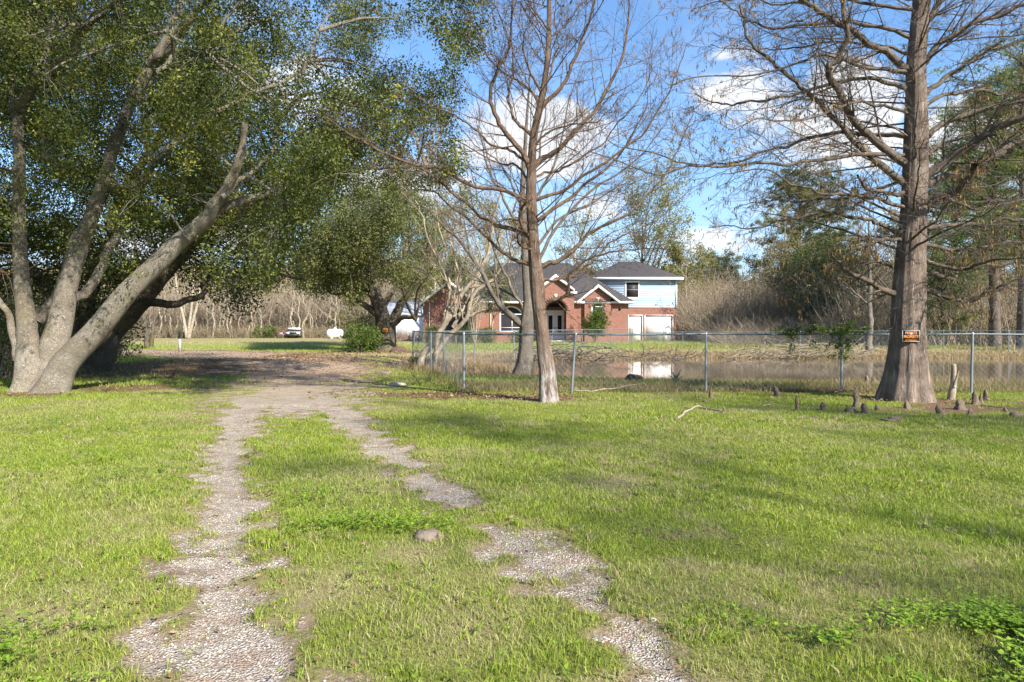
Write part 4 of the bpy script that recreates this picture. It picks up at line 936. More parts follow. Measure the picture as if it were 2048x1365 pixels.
wood_wall('far_woodland', 'far brown woodland mass closing the view behind the left thicket', 26000, -95, -5, 101, 112, 5, 14, LF_BRUSH)
wood_wall('far_woodland', 'far green and brown woodland mass behind the house and the pond', 42000, -5, 110, 92, 112, 4.5, 12.5, LF_BRUSH)

# ---------------- pines and evergreens at right ----------------
def pine(label, base, H, r, c0, c1, rad, n, mat=BK_PINE, leaf=LF_PINE, size=(.28, .50), each=32, group=None, name='pine_tree', flat=.5, dens=1.0):
    x, y = base; z = float(gz(x, y)); b = np.array([x, y, z]); o = thing(name, label, 'tree', b, group)
    q, rr = limb(np.array([[0, 0, -.1], [rng.normal()*.2, 0, H*.5], [rng.normal()*.3, 0, H]])+b, r, r*.2, 26, .006)
    Tubes().add(q, rr, 12).build('trunk', mat, o)
    t = c0+(c1-c0)*rng.random(n); a = rng.random(n)*6.28; u = (t-c0)/(c1-c0)
    L = rad*(.3+.7*rng.random(n))*(.35+.7*np.sin(math.pi*np.clip(u*.85+.12, 0, 1))**.8)
    st = np.stack([np.interp(t*H+z, q[:, 2], q[:, 0]), np.interp(t*H+z, q[:, 2], q[:, 1]), t*H+z], 1)
    d = np.stack([np.cos(a), np.sin(a), .15+.5*u], 1); s = np.linspace(0, 1, 6)[None, :, None]
    Q = st[:, None]+d[:, None]*L[:, None, None]*s; Q += np.cumsum(rng.normal(size=Q.shape), 1)*.05*L[:, None, None]*s
    tb = Tubes().add(Q, (.03+.012*L)[:, None]*np.linspace(1, .3, 6)[None], 4); tb.build('branches', mat, o)
    cs = [Q[:, -1], Q[:, -1]+rng.normal(size=(n, 3))*.35, Q[:, -2], Q[:, 3]+rng.normal(size=(n, 3))*.3, Q[:, -1]+rng.normal(size=(n, 3))*.55]
    foliage('foliage', np.concatenate(cs), each, np.array([[.62, .62, .62*flat]]), size, leaf, o, aspect=.13)
    return o
pine('tall pine with green needles behind the big cypress, thick trunk past the far fence', (X(1990, 49), 49), 18, .42, .36, .98, 4.8, 120)
pine('tall pine at the right edge with dark straight trunk', (X(2045, 44), 44), 19, .38, .30, .98, 5.0, 130)
pine('leaning pine with bent lower trunk right of the big cypress', (X(1915, 58), 58), 16, .25, .25, .98, 4.8, 110)
pine('high-crowned loblolly pine above the brush, left of the big cypress', (X(1600, 84), 84), 20.0, .35, .36, .99, 6.0, 110, each=36, size=(.4, .7), leaf=LF_OAKD)
pine('second tall pine behind the dark evergreen', (X(1655, 92), 92), 16.5, .3, .3, .99, 5.5, 90, each=36, size=(.4, .7), leaf=LF_OAKD)
pine('small shadowed cedar just right of the big cypress trunk', (X(1885, 52), 52), 6.5, .14, .12, .98, 2.6, 60, name='cedar_tree', size=(.2, .34))
pine('distant pine above the brush between house and cypress', (X(1440, 112), 112), 12.5, .25, .4, .99, 4, 50, each=30, size=(.4, .7), leaf=LF_OAKD)
pine('pine in the far row right of the leaning pine', (X(1950, 76), 76), 17, .3, .3, .98, 5.0, 80)
pine('off to the right, pine beyond the frame edge', (X(2140, 60), 60), 18, .4, .3, .98, 5.0, 80)
# dark evergreen beyond the pond
YV = 62; b = np.array([X(1650, YV), YV, .2]); ev = thing('evergreen_tree', 'dark green leafy tree with three stems beyond the pond', 'tree', b)
lv_ = [limb(PP(pp, YV), .16, .04, 18, .02) for pp in ([(1648, 684), (1648, 640), (1640, 610), (1610, 590), (1580, 560)], [(1655, 684), (1660, 640), (1668, 600), (1680, 540)], [(1665, 684), (1680, 650), (1700, 620), (1720, 590)], [(1652, 640), (1640, 590), (1630, 540)])]
limbs_part(ev, lv_, BK_OAKD, 7, name='stem')
cv = cloud(9000, X(1550, YV), X(1745, YV), 58, 67, 2.6, 9.2, [(1560, 560), (1575, 600), (1600, 625), (1640, 615), (1700, 625), (1735, 600), (1740, 540), (1700, 500), (1650, 485), (1600, 500), (1570, 520)], .42, .4, 3)
cv = cv[rng.permutation(len(cv))[:520]]; crown3([l[0] for l in lv_], cv, 50, ev, BK_OAKD, LF_HEDGE, 44, .85, (.13, .24), r_sec=.05, r_tw=.02)
put_tree('vine_draped_tree', 'grey-brown vine-draped tree left of the dark evergreen', (X(1580, 66), 66), 8.2, 4.2, .2, BK_TWIG, budm=LF_BRUSH, nb=(1500, 9), bsize=(.12, .24), bs=.6, nl=15, t0=.15)
put_tree('white_bare_tree', 'whitish bare tree standing in front of the tall pine', (X(1570, 74), 74), 13.5, 4.4, .24, BK_PALE, budm=LF_BUD, nb=(300, 4), bsize=(.14, .24), bs=.5, nl=15, t0=.25, up=.3)
put_tree('bare_tree', 'slim pale trunk standing beyond the pond, just left of the big cypress', (X(1738, 42.5), 42.5), 9.2, 3.4, .24, BK_GREY, nl=11, t0=.32, up=.1)
for px, Y, H, lab in [(1400, 88, 10, 'brown bare tree nearest the garage corner'), (1450, 92, 9.5, 'brown bare tree under the small distant pine'), (1510, 86, 9, 'brown bare tree in the tan brush, midway along'), (1790, 70, 12, 'brown bare tree hidden mostly by the big cypress trunk'), (1850, 66, 11, 'brown bare tree in the wood right of the cypress'), (2010, 64, 11, 'brown bare tree between the two thick pine trunks'), (1700, 80, 11, 'brown bare tree behind the dark evergreen on its right')]:
    put_tree('background_tree', lab, (X(px, Y), Y), H, 4.2, .18, BK_TWIG, 'brown bare trees in the right wood', budm=LF_BRUSH, nb=(600, 6), bsize=(.16, .3), bs=.7, nl=13, t0=.15)
# trees off to the right whose shadows streak the lawn
for i, (xx, yy, H) in enumerate([(13.5, -7.5, 16), (18.5, -3.0, 16), (25, 2.5, 13), (23, -6, 15)]):
    put_tree('roadside_tree', ['bare tree near the road right of the viewer', 'second bare tree right of the viewer', 'third bare tree right of the viewer, nearest the fence', 'farthest bare tree off to the right of the viewer'][i], (xx, yy), H, 5.5, .19, BK_GREY, 'bare trees along the right of the yard', nl=14, t0=.25, budm=LF_BUD, nb=(900, 8), bsize=(.07, .14), bs=.35)
# ---------------- house ----------------
m, t = newmat('brick'); oc = t.node('ShaderNodeNewGeometry').outputs['Position']; px_, py_, pz_ = t.xyz(oc)
bt = t.node('ShaderNodeTexBrick', ins={'Vector': t.comb(t.m('ADD', px_, py_), pz_, 0.0), 'Scale': 1.0, 'Mortar Size': .011, 'Brick Width': .21, 'Row Height': .072, 'Bias': -.15,
    'Color1': (0.255, 0.068, 0.040), 'Color2': (0.13, 0.045, 0.032), 'Mortar': (0.28, 0.21, 0.17)})
c = t.mix(t.ramp(t.noise(oc, 5.5, 3, .8), .56, .7, 0, .55), bt.outputs[0], (0.085, 0.05, 0.045))
finish(t, c, .9)
BRK = MATS['brick']
m, t = newmat('shingle'); oc = t.node('ShaderNodeNewGeometry').outputs['Position']
finish(t, t.mix(t.ramp(t.noise(oc, 9, 5, .8), .3, .7), (0.036, 0.033, 0.034), (0.095, 0.088, 0.088)), .95, t.bump(t.noise(oc, 14, 3), .5, .03), .1); SHG = MATS['shingle']
WHT = plain('white_trim', (0.78, 0.76, 0.74), .5, .03)
BLU = plain('blue_siding', (0.36, 0.465, 0.58), .6, .03, 1.5)
GLS = plain('dark_screen_glass', (0.030, 0.028, 0.033), .5, .2, 1.0, .2)
DOORM = plain('door_paint', (0.72, 0.70, 0.68), .5, .05)
GARM = plain('garage_door_paint', (0.80, 0.78, 0.76), .5, .04, 1.2)
STN = plain('keystone', (0.62, 0.52, 0.42), .8, .1)
BLK = plain('black_metal', (0.02, 0.02, 0.02), .4, .1)
CONC = plain('concrete', (0.36, 0.34, 0.31), .9, .15)
Y0 = 60.0
def hx(px, Y=Y0): return (px-1024)*Y/F_PX
def hz(py, Y=Y0): return CAMH+(HZ-py)*Y/F_PX
house = thing('house', 'red brick house with gables, dark roof and a pale blue upper storey over the garage', 'house', (2, Y0, .2))
GB = .05  # foundation bottom
def slab(name, outer, holes, ya, yb, mat, par=house, extra=()):
    return mk(name, [wall2d(outer, holes, ya, yb)]+list(extra), mat, par)
eave = hz(606)
xl, xr = hx(972), hx(1258)
# front wall mid section (window 2) and right
xa, xb = hx(1075), hx(1147)
w2 = (hx(999), hx(1045))
slab('wall', [(xl-1, GB), (xa, GB), (xa, eave), (xl-1, eave)], [arch(w2[0], w2[1], hz(664), hz(629), .75)], Y0+.6, Y0+.85, BRK)
slab('wall', [(xb, GB), (xr, GB), (xr, eave), (xb, eave)], [arch(hx(1183), hx(1208), hz(655), hz(614))], Y0+.32, Y0+.6, BRK)
# right gable face, a touch proud
gl, gr_, gp = hx(1169), hx(1222), (hx(1196), hz(573))
slab('gable_wall', [(gl, GB), (gr_, GB), (gr_, hz(591)), gp, (gl, hz(591))], [arch(hx(1183), hx(1208), hz(655), hz(614))], Y0, Y0+.31, BRK)
# side walls, rear
mk('wall', [box(xr-.25, xr, Y0+.61, Y0+11, GB, eave), box(-6.5, -6.25, Y0+1, Y0+11, GB, eave), box(-6.24, xr-.26, Y0+10.75, Y0+11, GB, eave)], BRK, house)
# porch tower
pt = [(xa, GB), (xb, GB), (xb, hz(587)), (hx(1110), hz(555)), (xa, hz(585))]
oa = arch(hx(1089), hx(1131.5), .1, hz(622))
slab('porch_wall', pt, [oa], Y0-.6, Y0-.3, BRK)
mk('porch_side', [box(xa, xa+.3, Y0-.29, Y0+1.6, GB, eave), box(xb-.3, xb, Y0-.29, Y0+1.6, GB, eave)], BRK, house)
# porch back wall with door + fanlight
fl = arch(hx(1093), hx(1129), hz(615), hz(615), .7)
slab('wall', [(xa+.31, GB), (xb-.31, GB), (xb-.31, eave), (xa+.31, eave)], [[(hx(1094), .35), (hx(1131), .35), (hx(1131), hz(619.5)), (hx(1094), hz(619.5))], arch(hx(1096), hx(1129), hz(614), hz(613), .62)], Y0+1.62, Y0+1.8, BRK)
mk('porch_floor', [box(xa+.31, xb-.31, Y0-.9, Y0+1.6, GB, .33)], CONC, house)
mk('fanlight', [wall2d(arch(hx(1096), hx(1129), hz(614), hz(613), .62), [], Y0+1.7, Y0+1.74)], GLS, house)
for a0, a1 in ((1094, 1112.3), (1112.7, 1131)):
    x0, x1 = hx(a0), hx(a1); d = slab('front_door', [(x0, .36), (x1, .36), (x1, hz(620)), (x0, hz(620))], [[(x0+.22, 1.0), (x1-.22, 1.0), (x1-.22, 2.55), (x0+.22, 2.55)]], Y0+1.66, Y0+1.72, DOORM)
    g_ = mk('glass', [box(x0+.2, x1-.2, Y0+1.685, Y0+1.70, .98, 2.57)], GLS, d); g_.location = (0, 0, 0)
    h_ = mk('handle', [box(x1-.12 if a0 < 1100 else x0+.06, x1-.06 if a0 < 1100 else x0+.12, Y0+1.60, Y0+1.655, 1.35, 1.5)], BLK, d); h_.location = (0, 0, 0)
# arch soldier rings & keystones
def ringseg(cx, zs, r0, r1, ya, yb, rise=1.0, n=18):
    parts = []
    for i in range(n):
        t0_, t1_ = math.pi*(i+.06)/n, math.pi*(i+.94)/n
        pts = [(cx+r*math.cos(a), zs+r*rise*math.sin(a)) for r, a in ((r0, t0_), (r1, t0_), (r1, t1_), (r0, t1_))]
        V = np.array([[a, y, c_] for y in (ya, yb) for a, c_ in pts]); parts.append((V, np.array([[3, 2, 1, 0], [4, 5, 6, 7], [0, 1, 5, 4], [1, 2, 6, 5], [2, 3, 7, 6], [3, 0, 4, 7]])))
    return parts
mk('arch_trim', ringseg(hx(1110.2), hz(622), .95, 1.28, Y0-.64, Y0-.61), BRK, house)
mk('arch_trim', ringseg(hx(1195.5), hz(614), .56, .80, Y0-.035, Y0-.004), BRK, house)
for kx, kz, yy_ in ((1110.2, 594, Y0-.66), (1195.5, 600, Y0-.06)):
    cx = hx(kx); z0_ = hz(kz); V = np.array([[cx+sx*w_, yy_+dy_, z_] for dy_ in (0, .12) for sx, w_, z_ in ((-1, .08, z0_-.1), (1, .08, z0_-.1), (1, .14, z0_+.2), (-1, .14, z0_+.2))])
    mk('keystone', [(V, np.array([[3, 2, 1, 0], [4, 5, 6, 7], [0, 1, 5, 4], [1, 2, 6, 5], [2, 3, 7, 6], [3, 0, 4, 7]]))], STN, house)
# windows: frame + glass
def win(name, outl, yf, bars, par=house):
    ins = np.array(outl); c_ = ins.mean(0); 
    inner = [tuple(c_+(p_-c_)*np.array([1-.10/max(abs(p_[0]-c_[0]), .2), 1-.10/max(abs(p_[1]-c_[1]), .2)])) for p_ in ins]
    f = mk(name, [wall2d(outl, [inner], yf, yf+.06)]+[box(a, b_, yf+.005, yf+.05, c0, d0) for a, b_, c0, d0 in bars], WHT, par)
    g = mk('glass', [wall2d(outl, [], yf+.07, yf+.09)], GLS, f); return f
win('window', arch(hx(1183)+.01, hx(1208)-.01, hz(655), hz(614)), Y0+.12, [(hx(1184), hx(1207), hz(614)-.03, hz(614)+.04)])
win('window', arch(w2[0]+.01, w2[1]-.01, hz(664), hz(629), .74), Y0+.7, [(w2[0]+.03, w2[1]-.03, hz(629)-.03, hz(629)+.04), (hx(1024)-.03, hx(1024)+.03, hz(663), hz(629)-.035), (w2[0]+.03, w2[1]-.03, hz(656)-.02, hz(656)+.03)])
# left wing (nearer)
YW = 58.6
lx0, lx1 = hx(846, YW), hx(950, YW); ez = hz(604, YW); pk = ((lx0+lx1)/2, ez+(lx1-lx0)/2*.77)
wa = arch(hx(887, YW), hx(938, YW), hz(664, YW), hz(632, YW), 1.05)
slab('wing_wall', [(lx0, GB), (lx1, GB), (lx1, ez), pk, (lx0, ez)], [wa], YW, YW+.28, BRK)
mk('wall', [box(lx0, lx0+.25, YW+.285, Y0+8, GB, ez-.01), box(lx1-.25, lx1, YW+.285, Y0+1.2, GB, ez-.01)], BRK, house)
mk('arch_trim', ringseg(hx(912.5, YW), hz(632, YW), 1.12, 1.34, YW-.035, YW-.004, .98, 24), BRK, house)
win('window', wa, YW+.12, [(hx(888, YW), hx(937, YW), hz(629, YW)-.03, hz(629, YW)+.04), (hx(912.5, YW)-.03, hx(912.5, YW)+.03, hz(663, YW), hz(629, YW)-.04)])
for px_d in (858, 979): mk('downspout', [box(hx(px_d, YW), hx(px_d, YW)+.07, (YW if px_d < 900 else Y0+.6)-.08, (YW if px_d < 900 else Y0+.6)-.005, GB+.1, ez-.1)], STN, house)
# roofs
def roof(name, V, Fs, par=house, mat=SHG, th=.12):
    V = np.array(V, float); n_ = len(V); V2 = V.copy(); V2[:, 2] -= th; tri = []
    for f in Fs:
        for k in range(1, len(f)-1): tri.append([f[0], f[k], f[k+1]])
    tri = np.array(tri); parts = [(np.vstack([V, V2]), np.concatenate([tri, tri[:, ::-1]+n_]))]
    E = {}
    for f in Fs:
        for a_, b_ in zip(f, f[1:]+f[:1]): E[(a_, b_)] = 1
    sd = [[a_, b_, b_+n_, a_+n_] for (a_, b_) in E if (b_, a_) not in E]
    parts.append((np.vstack([V, V2]), np.array(sd))); return mk(name, parts, mat, par)
ov = .45; zt = eave+.12; rz_ = hz(527, 66.3)
mx0, mx1 = -6.9, xr+ov
roof('roof', [(mx0, Y0-.1, zt), (mx1, Y0-.1, zt), (mx1, Y0+11.4, zt), (mx0, Y0+11.4, zt), (mx0+5.4, 66, rz_), (mx1-5.3, 66, rz_)], [[0, 1, 5, 4], [1, 2, 5], [2, 3, 4, 5], [3, 0, 4]])
def gable(xc, half, zpk, y_f, y_b, over=.3, slope=.80):
    zz_ = zpk-half*slope
    return roof('gable_roof', [(xc-half, y_f-over, zz_), (xc, y_f-over, zpk), (xc+half, y_f-over, zz_), (xc-half, y_b, zz_), (xc, y_b, zpk), (xc+half, y_b, zz_)], [[0, 1, 4, 3], [1, 2, 5, 4]]), zz_
def rake(xc, half, zpk, y, w=.24, slope=.80, par=house):
    zz_ = zpk-half*slope; V = []
    for yy_ in (y, y+.05):
        V += [(xc-half, yy_, zz_), (xc, yy_, zpk), (xc+half, yy_, zz_), (xc+half, yy_, zz_-w), (xc, yy_, zpk-w*1.15), (xc-half, yy_, zz_-w)]
    mk('rake_board', [(np.array(V), np.array([[0, 5, 4, 1], [1, 4, 3, 2], [7, 10, 11, 6], [8, 9, 10, 7], [0, 1, 7, 6], [1, 2, 8, 7], [5, 11, 10, 4], [4, 10, 9, 3]]))], WHT, par)
gable(hx(1196), hx(1237.5)-hx(1196), hz(568.5), Y0, Y0+3.5); rake(hx(1196), hx(1237.5)-hx(1196)+.02, hz(569.5), Y0-.36)
gable(hx(1110), 1.62, hz(549.5), Y0-.6, Y0+4.8, .3); rake(hx(1110), 1.65, hz(550.5), Y0-.96)
gable(pk[0], (lx1-lx0)/2+.4, pk[1]+.18, YW, YW+7.5); rake(pk[0], (lx1-lx0)/2+.43, pk[1]+.14, YW-.36)
# eave fascias
mk('fascia', [box(hx(1147), gl-.01, Y0-.16, Y0-.10, eave-.06, eave+.12), box(gr_+.01, mx1, Y0-.16, Y0-.10, eave-.06, eave+.12), box(lx1+.4, xa, Y0-.16, Y0-.10, eave-.06, eave+.12),
               box(mx1, mx1+.05, Y0-.16, Y0+11.4, eave-.06, eave+.12), box(hx(1139), hx(1152), Y0-.95, Y0-.5, hz(589), hz(585))], WHT, house)
mk('soffit', [box(hx(1147), mx1-.01, Y0-.09, Y0+.31, eave-.04, eave-.01)], WHT, house)
mk('wall_lamp', [box(hx(1240), hx(1243), Y0+.2, Y0+.31, hz(620), hz(614))], BLK, house)
# two storey wing
YT = 66.0; tx0, tx1 = hx(1185, YT), hx(1352.5, YT); bz = hz(616, YT); te = hz(560, YT)
gd = [(hx(1257.5, YT), hx(1284, YT)), (hx(1290.5, YT), hx(1345, YT))]; dz = hz(631.5, YT)
slab('garage_wall', [(tx0, GB), (tx1-.02, GB), (tx1-.02, bz), (tx0, bz)], [[(a_, .12), (b_, .12), (b_, dz), (a_, dz)] for a_, b_ in gd], YT+.02, YT+.3, BRK)
mk('wall', [box(tx1-.25, tx1-.02, YT+.31, YT+8, GB, bz), box(tx0, tx0+.25, YT+.31, YT+8, GB, bz)], BRK, house)
for k, (a_, b_) in enumerate(gd):
    pr_ = [box(a_+.01, b_-.01, YT+.14, YT+.18, .12+(dz-.13)*j_/(4 if k else 1)+.004, .12+(dz-.13)*(j_+1)/(4 if k else 1)) for j_ in range(4 if k else 1)] if False else [box(a_+.01, b_-.01, YT+.14, YT+.18, .12, dz-.01)]
    nr = 4
    for j in range(nr):
        z0_ = .12+(dz-.12)*j/nr; 
        if False: pr_ += [box(a_+.06+(b_-a_-.12)*i_/4+.04, a_+.06+(b_-a_-.12)*(i_+1)/4-.04, YT+.136, YT+.139, z0_+.08, z0_+(dz-.12)/nr-.08) for i_ in range(4)]
    mk('garage_door' if k else 'side_door', pr_, GARM, house)
    mk('door_frame', [box(a_-.06, a_+.0, YT-.0, YT+.018, .12, dz+.06), box(b_, b_+.06, YT-.0, YT+.018, .12, dz+.06), box(a_, b_, YT-.0, YT+.018, dz, dz+.06)], WHT, house)
brd = []; nb_ = 16; hh = (te-bz)/nb_; wx0, wx1, wz0, wz1 = hx(1249.5, YT), hx(1279, YT), hz(597.5, YT), hz(562.8, YT)
for i_ in range(nb_):
    z0_ = bz+i_*hh
    V = np.array([[x_, y_, z_] for x_ in (tx0, tx1) for y_, z_ in ((YT-.028, z0_), (YT-.006, z0_+hh*1.02), (YT+.05, z0_+hh), (YT+.05, z0_))])
    brd.append((V, np.array([[0, 1, 5, 4], [1, 2, 6, 5], [3, 0, 4, 7], [0, 3, 2, 1], [4, 5, 6, 7]])))
for i_ in range(nb_):
    z0_ = bz+i_*hh; V = np.array([[x_, y_, z_] for y_ in (YT+.06, YT+8) for x_, z_ in ((tx1+.045, z0_), (tx1+.01, z0_+hh*1.02), (tx1-.05, z0_+hh), (tx1-.05, z0_))])
    brd.append((V, np.array([[4, 5, 1, 0], [5, 6, 2, 1], [7, 4, 0, 3]])))
mk('siding', brd, BLU, house)
mk('corner_board', [box(tx1-.09, tx1+.06, YT-.07, YT+.058, bz-.02, te)], WHT, house)
uw = mk('window', [wall2d([(wx0, wz0), (wx1, wz0), (wx1, wz1), (wx0, wz1)], [[(wx0+.13, wz0+.12), (wx1-.13, wz0+.12), (wx1-.13, wz1-.13), (wx0+.13, wz1-.13)]], YT-.10, YT-.04), box(wx0+.1, wx1-.1, YT-.079, YT-.076, (wz0+wz1)/2-.008, (wz0+wz1)/2+.008)], WHT, house)
mk('glass', [box(wx0+.1, wx1-.1, YT-.075, YT-.05, wz0+.1, wz1-.1)], GLS, uw)
tz = te+.2; rzp = hz(523.5, 70)
roof('upper_roof', [(tx0-.5, YT-.5, tz), (tx1+.55, YT-.5, tz), (tx1+.55, YT+8.5, tz), (tx0-.5, YT+8.5, tz), (hx(1240, 70), 70, rzp), (hx(1276, 70), 70, rzp)], [[0, 1, 5, 4], [1, 2, 5], [2, 3, 4, 5], [3, 0, 4]])
mk('upper_fascia', [box(tx0-.5, tx1+.6, YT-.57, YT-.51, te-.03, te+.2), box(tx1+.56, tx1+.61, YT-.505, YT+8.5, te-.03, te+.2)], WHT, house)
mk('upper_soffit', [box(tx0-.45, tx1+.55, YT-.505, YT-.05, te-.02, te+.01)], WHT, house)

# shed / metal building
shed = thing('shed', 'long white metal building with grey roof behind the rounded oak', 'building', (X(815, 74), 74, .2))
SHW = plain('white_metal_wall', (0.66, 0.67, 0.70), .5, .05, .5); SHR = plain('grey_metal_roof', (0.40, 0.41, 0.44), .5, .06, .5)
sx0, sx1 = hx(770, 74), hx(880, 74)
mk('wall', [box(sx0, sx1, 74, 82, .1, hz(630, 74))]+[box(sx0+.6*i_, sx0+.6*i_+.06, 73.96, 73.995, .1, hz(630, 74)-.01) for i_ in range(10)], SHW, shed)
roof('roof', [(sx0-.2, 73.7, hz(629, 74)), (sx1+.2, 73.7, hz(629, 74)), (sx1+.2, 82.3, hz(629, 74)), (sx0-.2, 82.3, hz(629, 74)), (sx0-.2, 78, hz(604, 78)), (sx1+.2, 78, hz(604, 78))], [[0, 1, 5, 4], [2, 3, 4, 5]], shed, SHR)
# junk pile of reddish brush next to the shed
brush('junk_brush', 'reddish pile of cut brush stems against the white metal building', 130, U(hx(790, 71), hx(846, 71)), U(69.5, 72.5), .3, 1.2, .02, plain('reddish_twig', (0.20, 0.125, 0.095), .9), lean=1.3)

# ---------------- shrubs ----------------
def shrub(name, label, c, rx, ry, h, n, each, size, leaf, spread=.25, top=1.0, box_=False, group=None, stems=8, bk=BK_TWIG, z0=None):
    x, y = c; z = float(gz(x, y)); o = thing(name, label, 'shrub', (x, y, z), group)
    u = nrm(rng.normal(size=(n, 3)))*(rng.random((n, 1))**.35)
    if box_: u = rng.random((n, 3))*2-1
    ce = np.stack([x+u[:, 0]*rx, y+u[:, 1]*ry, z+h*(.5+.5*u[:, 2]*top)], 1)
    ce += rng.normal(size=ce.shape)*.06*h; ce[:, 2] = np.maximum(ce[:, 2], z+.08)
    k = ce[rng.permutation(n)[:stems*3]]; st = np.repeat(np.array([[x, y, z]]), len(k), 0)+rng.normal(size=(len(k), 3))*[rx*.15, ry*.15, 0]
    s = np.linspace(0, 1, 6)[None, :, None]; Q = st[:, None]+(k-st)[:, None]*s+np.array([0, 0, 1])*np.sin(s*math.pi)*h*.08
    Tubes().add(Q, np.full((len(k), 6), .02)*h**.5*np.linspace(1, .3, 6)[None], 4).build('stems', bk, o)
    foliage('foliage', ce, each, spread, size, leaf, o, droop=-.3); return o
shrub('hedge_shrub', 'rounded green shrub at the left end of the house, below the big arched window', (X(868, 56), 56), 1.0, .8, 1.35, 240, 14, (.08, .14), LF_HEDGE)
shrub('hedge_shrub', 'rounded green shrub just right of the leaning pale stems, against the house', (X(930, 56), 56), 1.0, .8, 1.35, 240, 14, (.08, .14), LF_HEDGE)
shrub('hedge_shrub', 'green shrub beside the thin red-barked crape myrtle', (X(972, 56), 56), .9, .8, 1.3, 220, 14, (.08, .14), LF_HEDGE)
shrub('hedge_shrub', 'low dark shrub below the middle window, behind the grey forked trunk', (X(1040, 56), 56), .9, .7, 1.0, 180, 14, (.08, .14), LF_HEDGE)
# spreading juniper by the right gable
jb = np.array([X(1190, 57), 57.0, .2]); jn = thing('juniper_shrub', 'bright green upright juniper in front of the right brick gable', 'shrub', jb)
lj = [limb(np.array([jb, jb+[dx*.4, dy_, h_*.5], jb+[dx, dy_*2, h_]]), .05, .015, 12, .02) for dx, dy_, h_ in [(-.9, .1, 1.7), (-.3, -.1, 2.3), (.2, .1, 3.0), (.7, -.1, 2.4), (.95, .1, 1.8), (0, .2, 2.0)]]
limbs_part(jn, lj, BK_OAKD, 5, name='stem')
jc = np.concatenate([l[0][4:]+rng.normal(size=(8, 3))*.22 for l in lj for _ in range(9)]); jc[:, 2] = np.maximum(jc[:, 2], .9)
foliage('foliage', jc, 16, .24, (.08, .18), LF_BUSH, jn, droop=-1.2)
# crape myrtle sapling cluster near the wall
cm = thing('crape_myrtle', 'small bare vase-shaped myrtle with pinkish stems in front of the brick wall', 'shrub', (X(951, 54), 54, .15))
limbs_part(cm, [limb(PP([(950, 690), (950+dx*.35, 662), (950+dx*.7, 630), (950+dx, 604)], 54, 0, dx*.02), .045, .014, 12, .02) for dx in (-16, -9, -3, 4, 10, 17)], BK_PALE, 5,
           [dict(s=dict(k=8, n=5, t0=.4, lf=(.2, .45), ang=(15, 45), rf=.5, rmin=.008, up=.2), k=3), dict(s=dict(k=4, n=4, t0=.2, lf=(.3, .6), ang=(15, 45), rf=.5, rmin=.006), k=3)], name='stem')
shrub('green_bush', 'bright green bush crowding the foot of the rounded oak', (X(728, 40), 39.5), 1.1, .9, 1.6, 190, 20, (.08, .16), LF_BUSH, .3)
shrub('green_bush', 'taller loose olive bush left of the rounded oak trunk', (X(727, 42), 42.5), 1.0, .7, 2.3, 150, 10, (.08, .16), LF_OAKD, .3)
shrub('green_bush', 'small bush in the thicket edge left of the parked wrecks', (X(533, 84), 84), 1.6, .9, 1.6, 130, 14, (.12, .24), LF_BUSH, .35)
shrub('green_bush', 'loose yellow-green bush right behind the white tank', (X(700, 86), 86), 3.2, 1.2, 3.8, 260, 9, (.14, .26), LF_BUD, .5)
shrub('green_bush', 'dark green shrub low behind the pale oak trunks at the left edge', (X(20, 19), 19), 1.6, 1.0, 2.1, 260, 18, (.05, .1), LF_OAK, .3)
shrub('green_bush', 'leafy understory shrub between the pale oak and the dark oak', (X(165, 24), 24), 2.0, .9, 2.3, 300, 16, (.07, .13), LF_OAK, .35)
shrub('green_bush', 'dark understory shrub far left beyond the oak trunks', (X(40, 30), 30), 4.0, 1.5, 3.4, 420, 16, (.1, .2), LF_OAKD, .5)
brush('left_brush', 'brown bare brush stems behind the oak trunks at the far left', 1500, U(-27, -18), U(28, 33), .6, 3.0, .015, BK_TWIG, LF_BRUSH, 900, (.06, .14), lean=.6)
shrub('green_bush', 'small weedy bush growing through the fence corner posts', (X(840, 27), 27.2), .5, .4, .5, 70, 14, (.04, .08), LF_BUSH, .15)
# arching bare red twigs at the left edge
rb = thing('red_twig_shrub', 'arching bare red twigs hanging at the left edge before the oak', 'shrub', P(-30, 520, 12.5))
limbs_part(rb, [limb(PP(pp, 12.5), .008, .003, 14, .01) for pp in ([(-30, 540), (20, 546), (55, 540), (95, 512)], [(-30, 500), (10, 520), (45, 526), (80, 520)], [(-30, 560), (0, 540), (12, 570), (14, 600)], [(-20, 470), (5, 500), (30, 505), (52, 505)], [(-10, 530), (15, 550), (25, 580), (24, 600)])], BK_REDL, 4,
           [dict(s=dict(k=5, n=4, t0=.2, lf=(.15, .35), ang=(20, 50), rf=.6, rmin=.002), k=3)], name='stem')
# dead brush pile on the pond bank
def sticks(name, label, n, cx, cy, rx, ry, L, r, mat, h=.5):
    c = np.stack([cx+rng.normal(size=n)*rx, cy+rng.normal(size=n)*ry, np.zeros(n)], 1); c[:, 2] = np.maximum(gz(c[:, 0], c[:, 1]), -.33)+rng.random(n)*h
    d = nrm(rng.normal(size=(n, 3))*[1, 1, .25]); s = np.linspace(-.5, .5, 5)[None, :, None]
    Q = c[:, None]+d[:, None]*L*(.5+rng.random((n, 1, 1)))*s; Q += np.cumsum(rng.normal(size=Q.shape), 1)*.05*L
    return tag(Tubes().add(Q, np.full((n, 5), r)*(.5+rng.random((n, 1))), 4).build(name, mat, None), label, 'brush pile')
sticks('brush_pile', 'heap of dead grey branches on the bank right of the centre cypress', 60, 3.0, 35.8, 1.4, .7, 2.2, .022, BK_GREY, .7)
sticks('brush_pile', 'pale tangle of dead branches on the far pond bank under the fence vine', 170, X(1610, 39), 38.6, 1.9, .7, 1.7, .013, BK_PALE, .7)
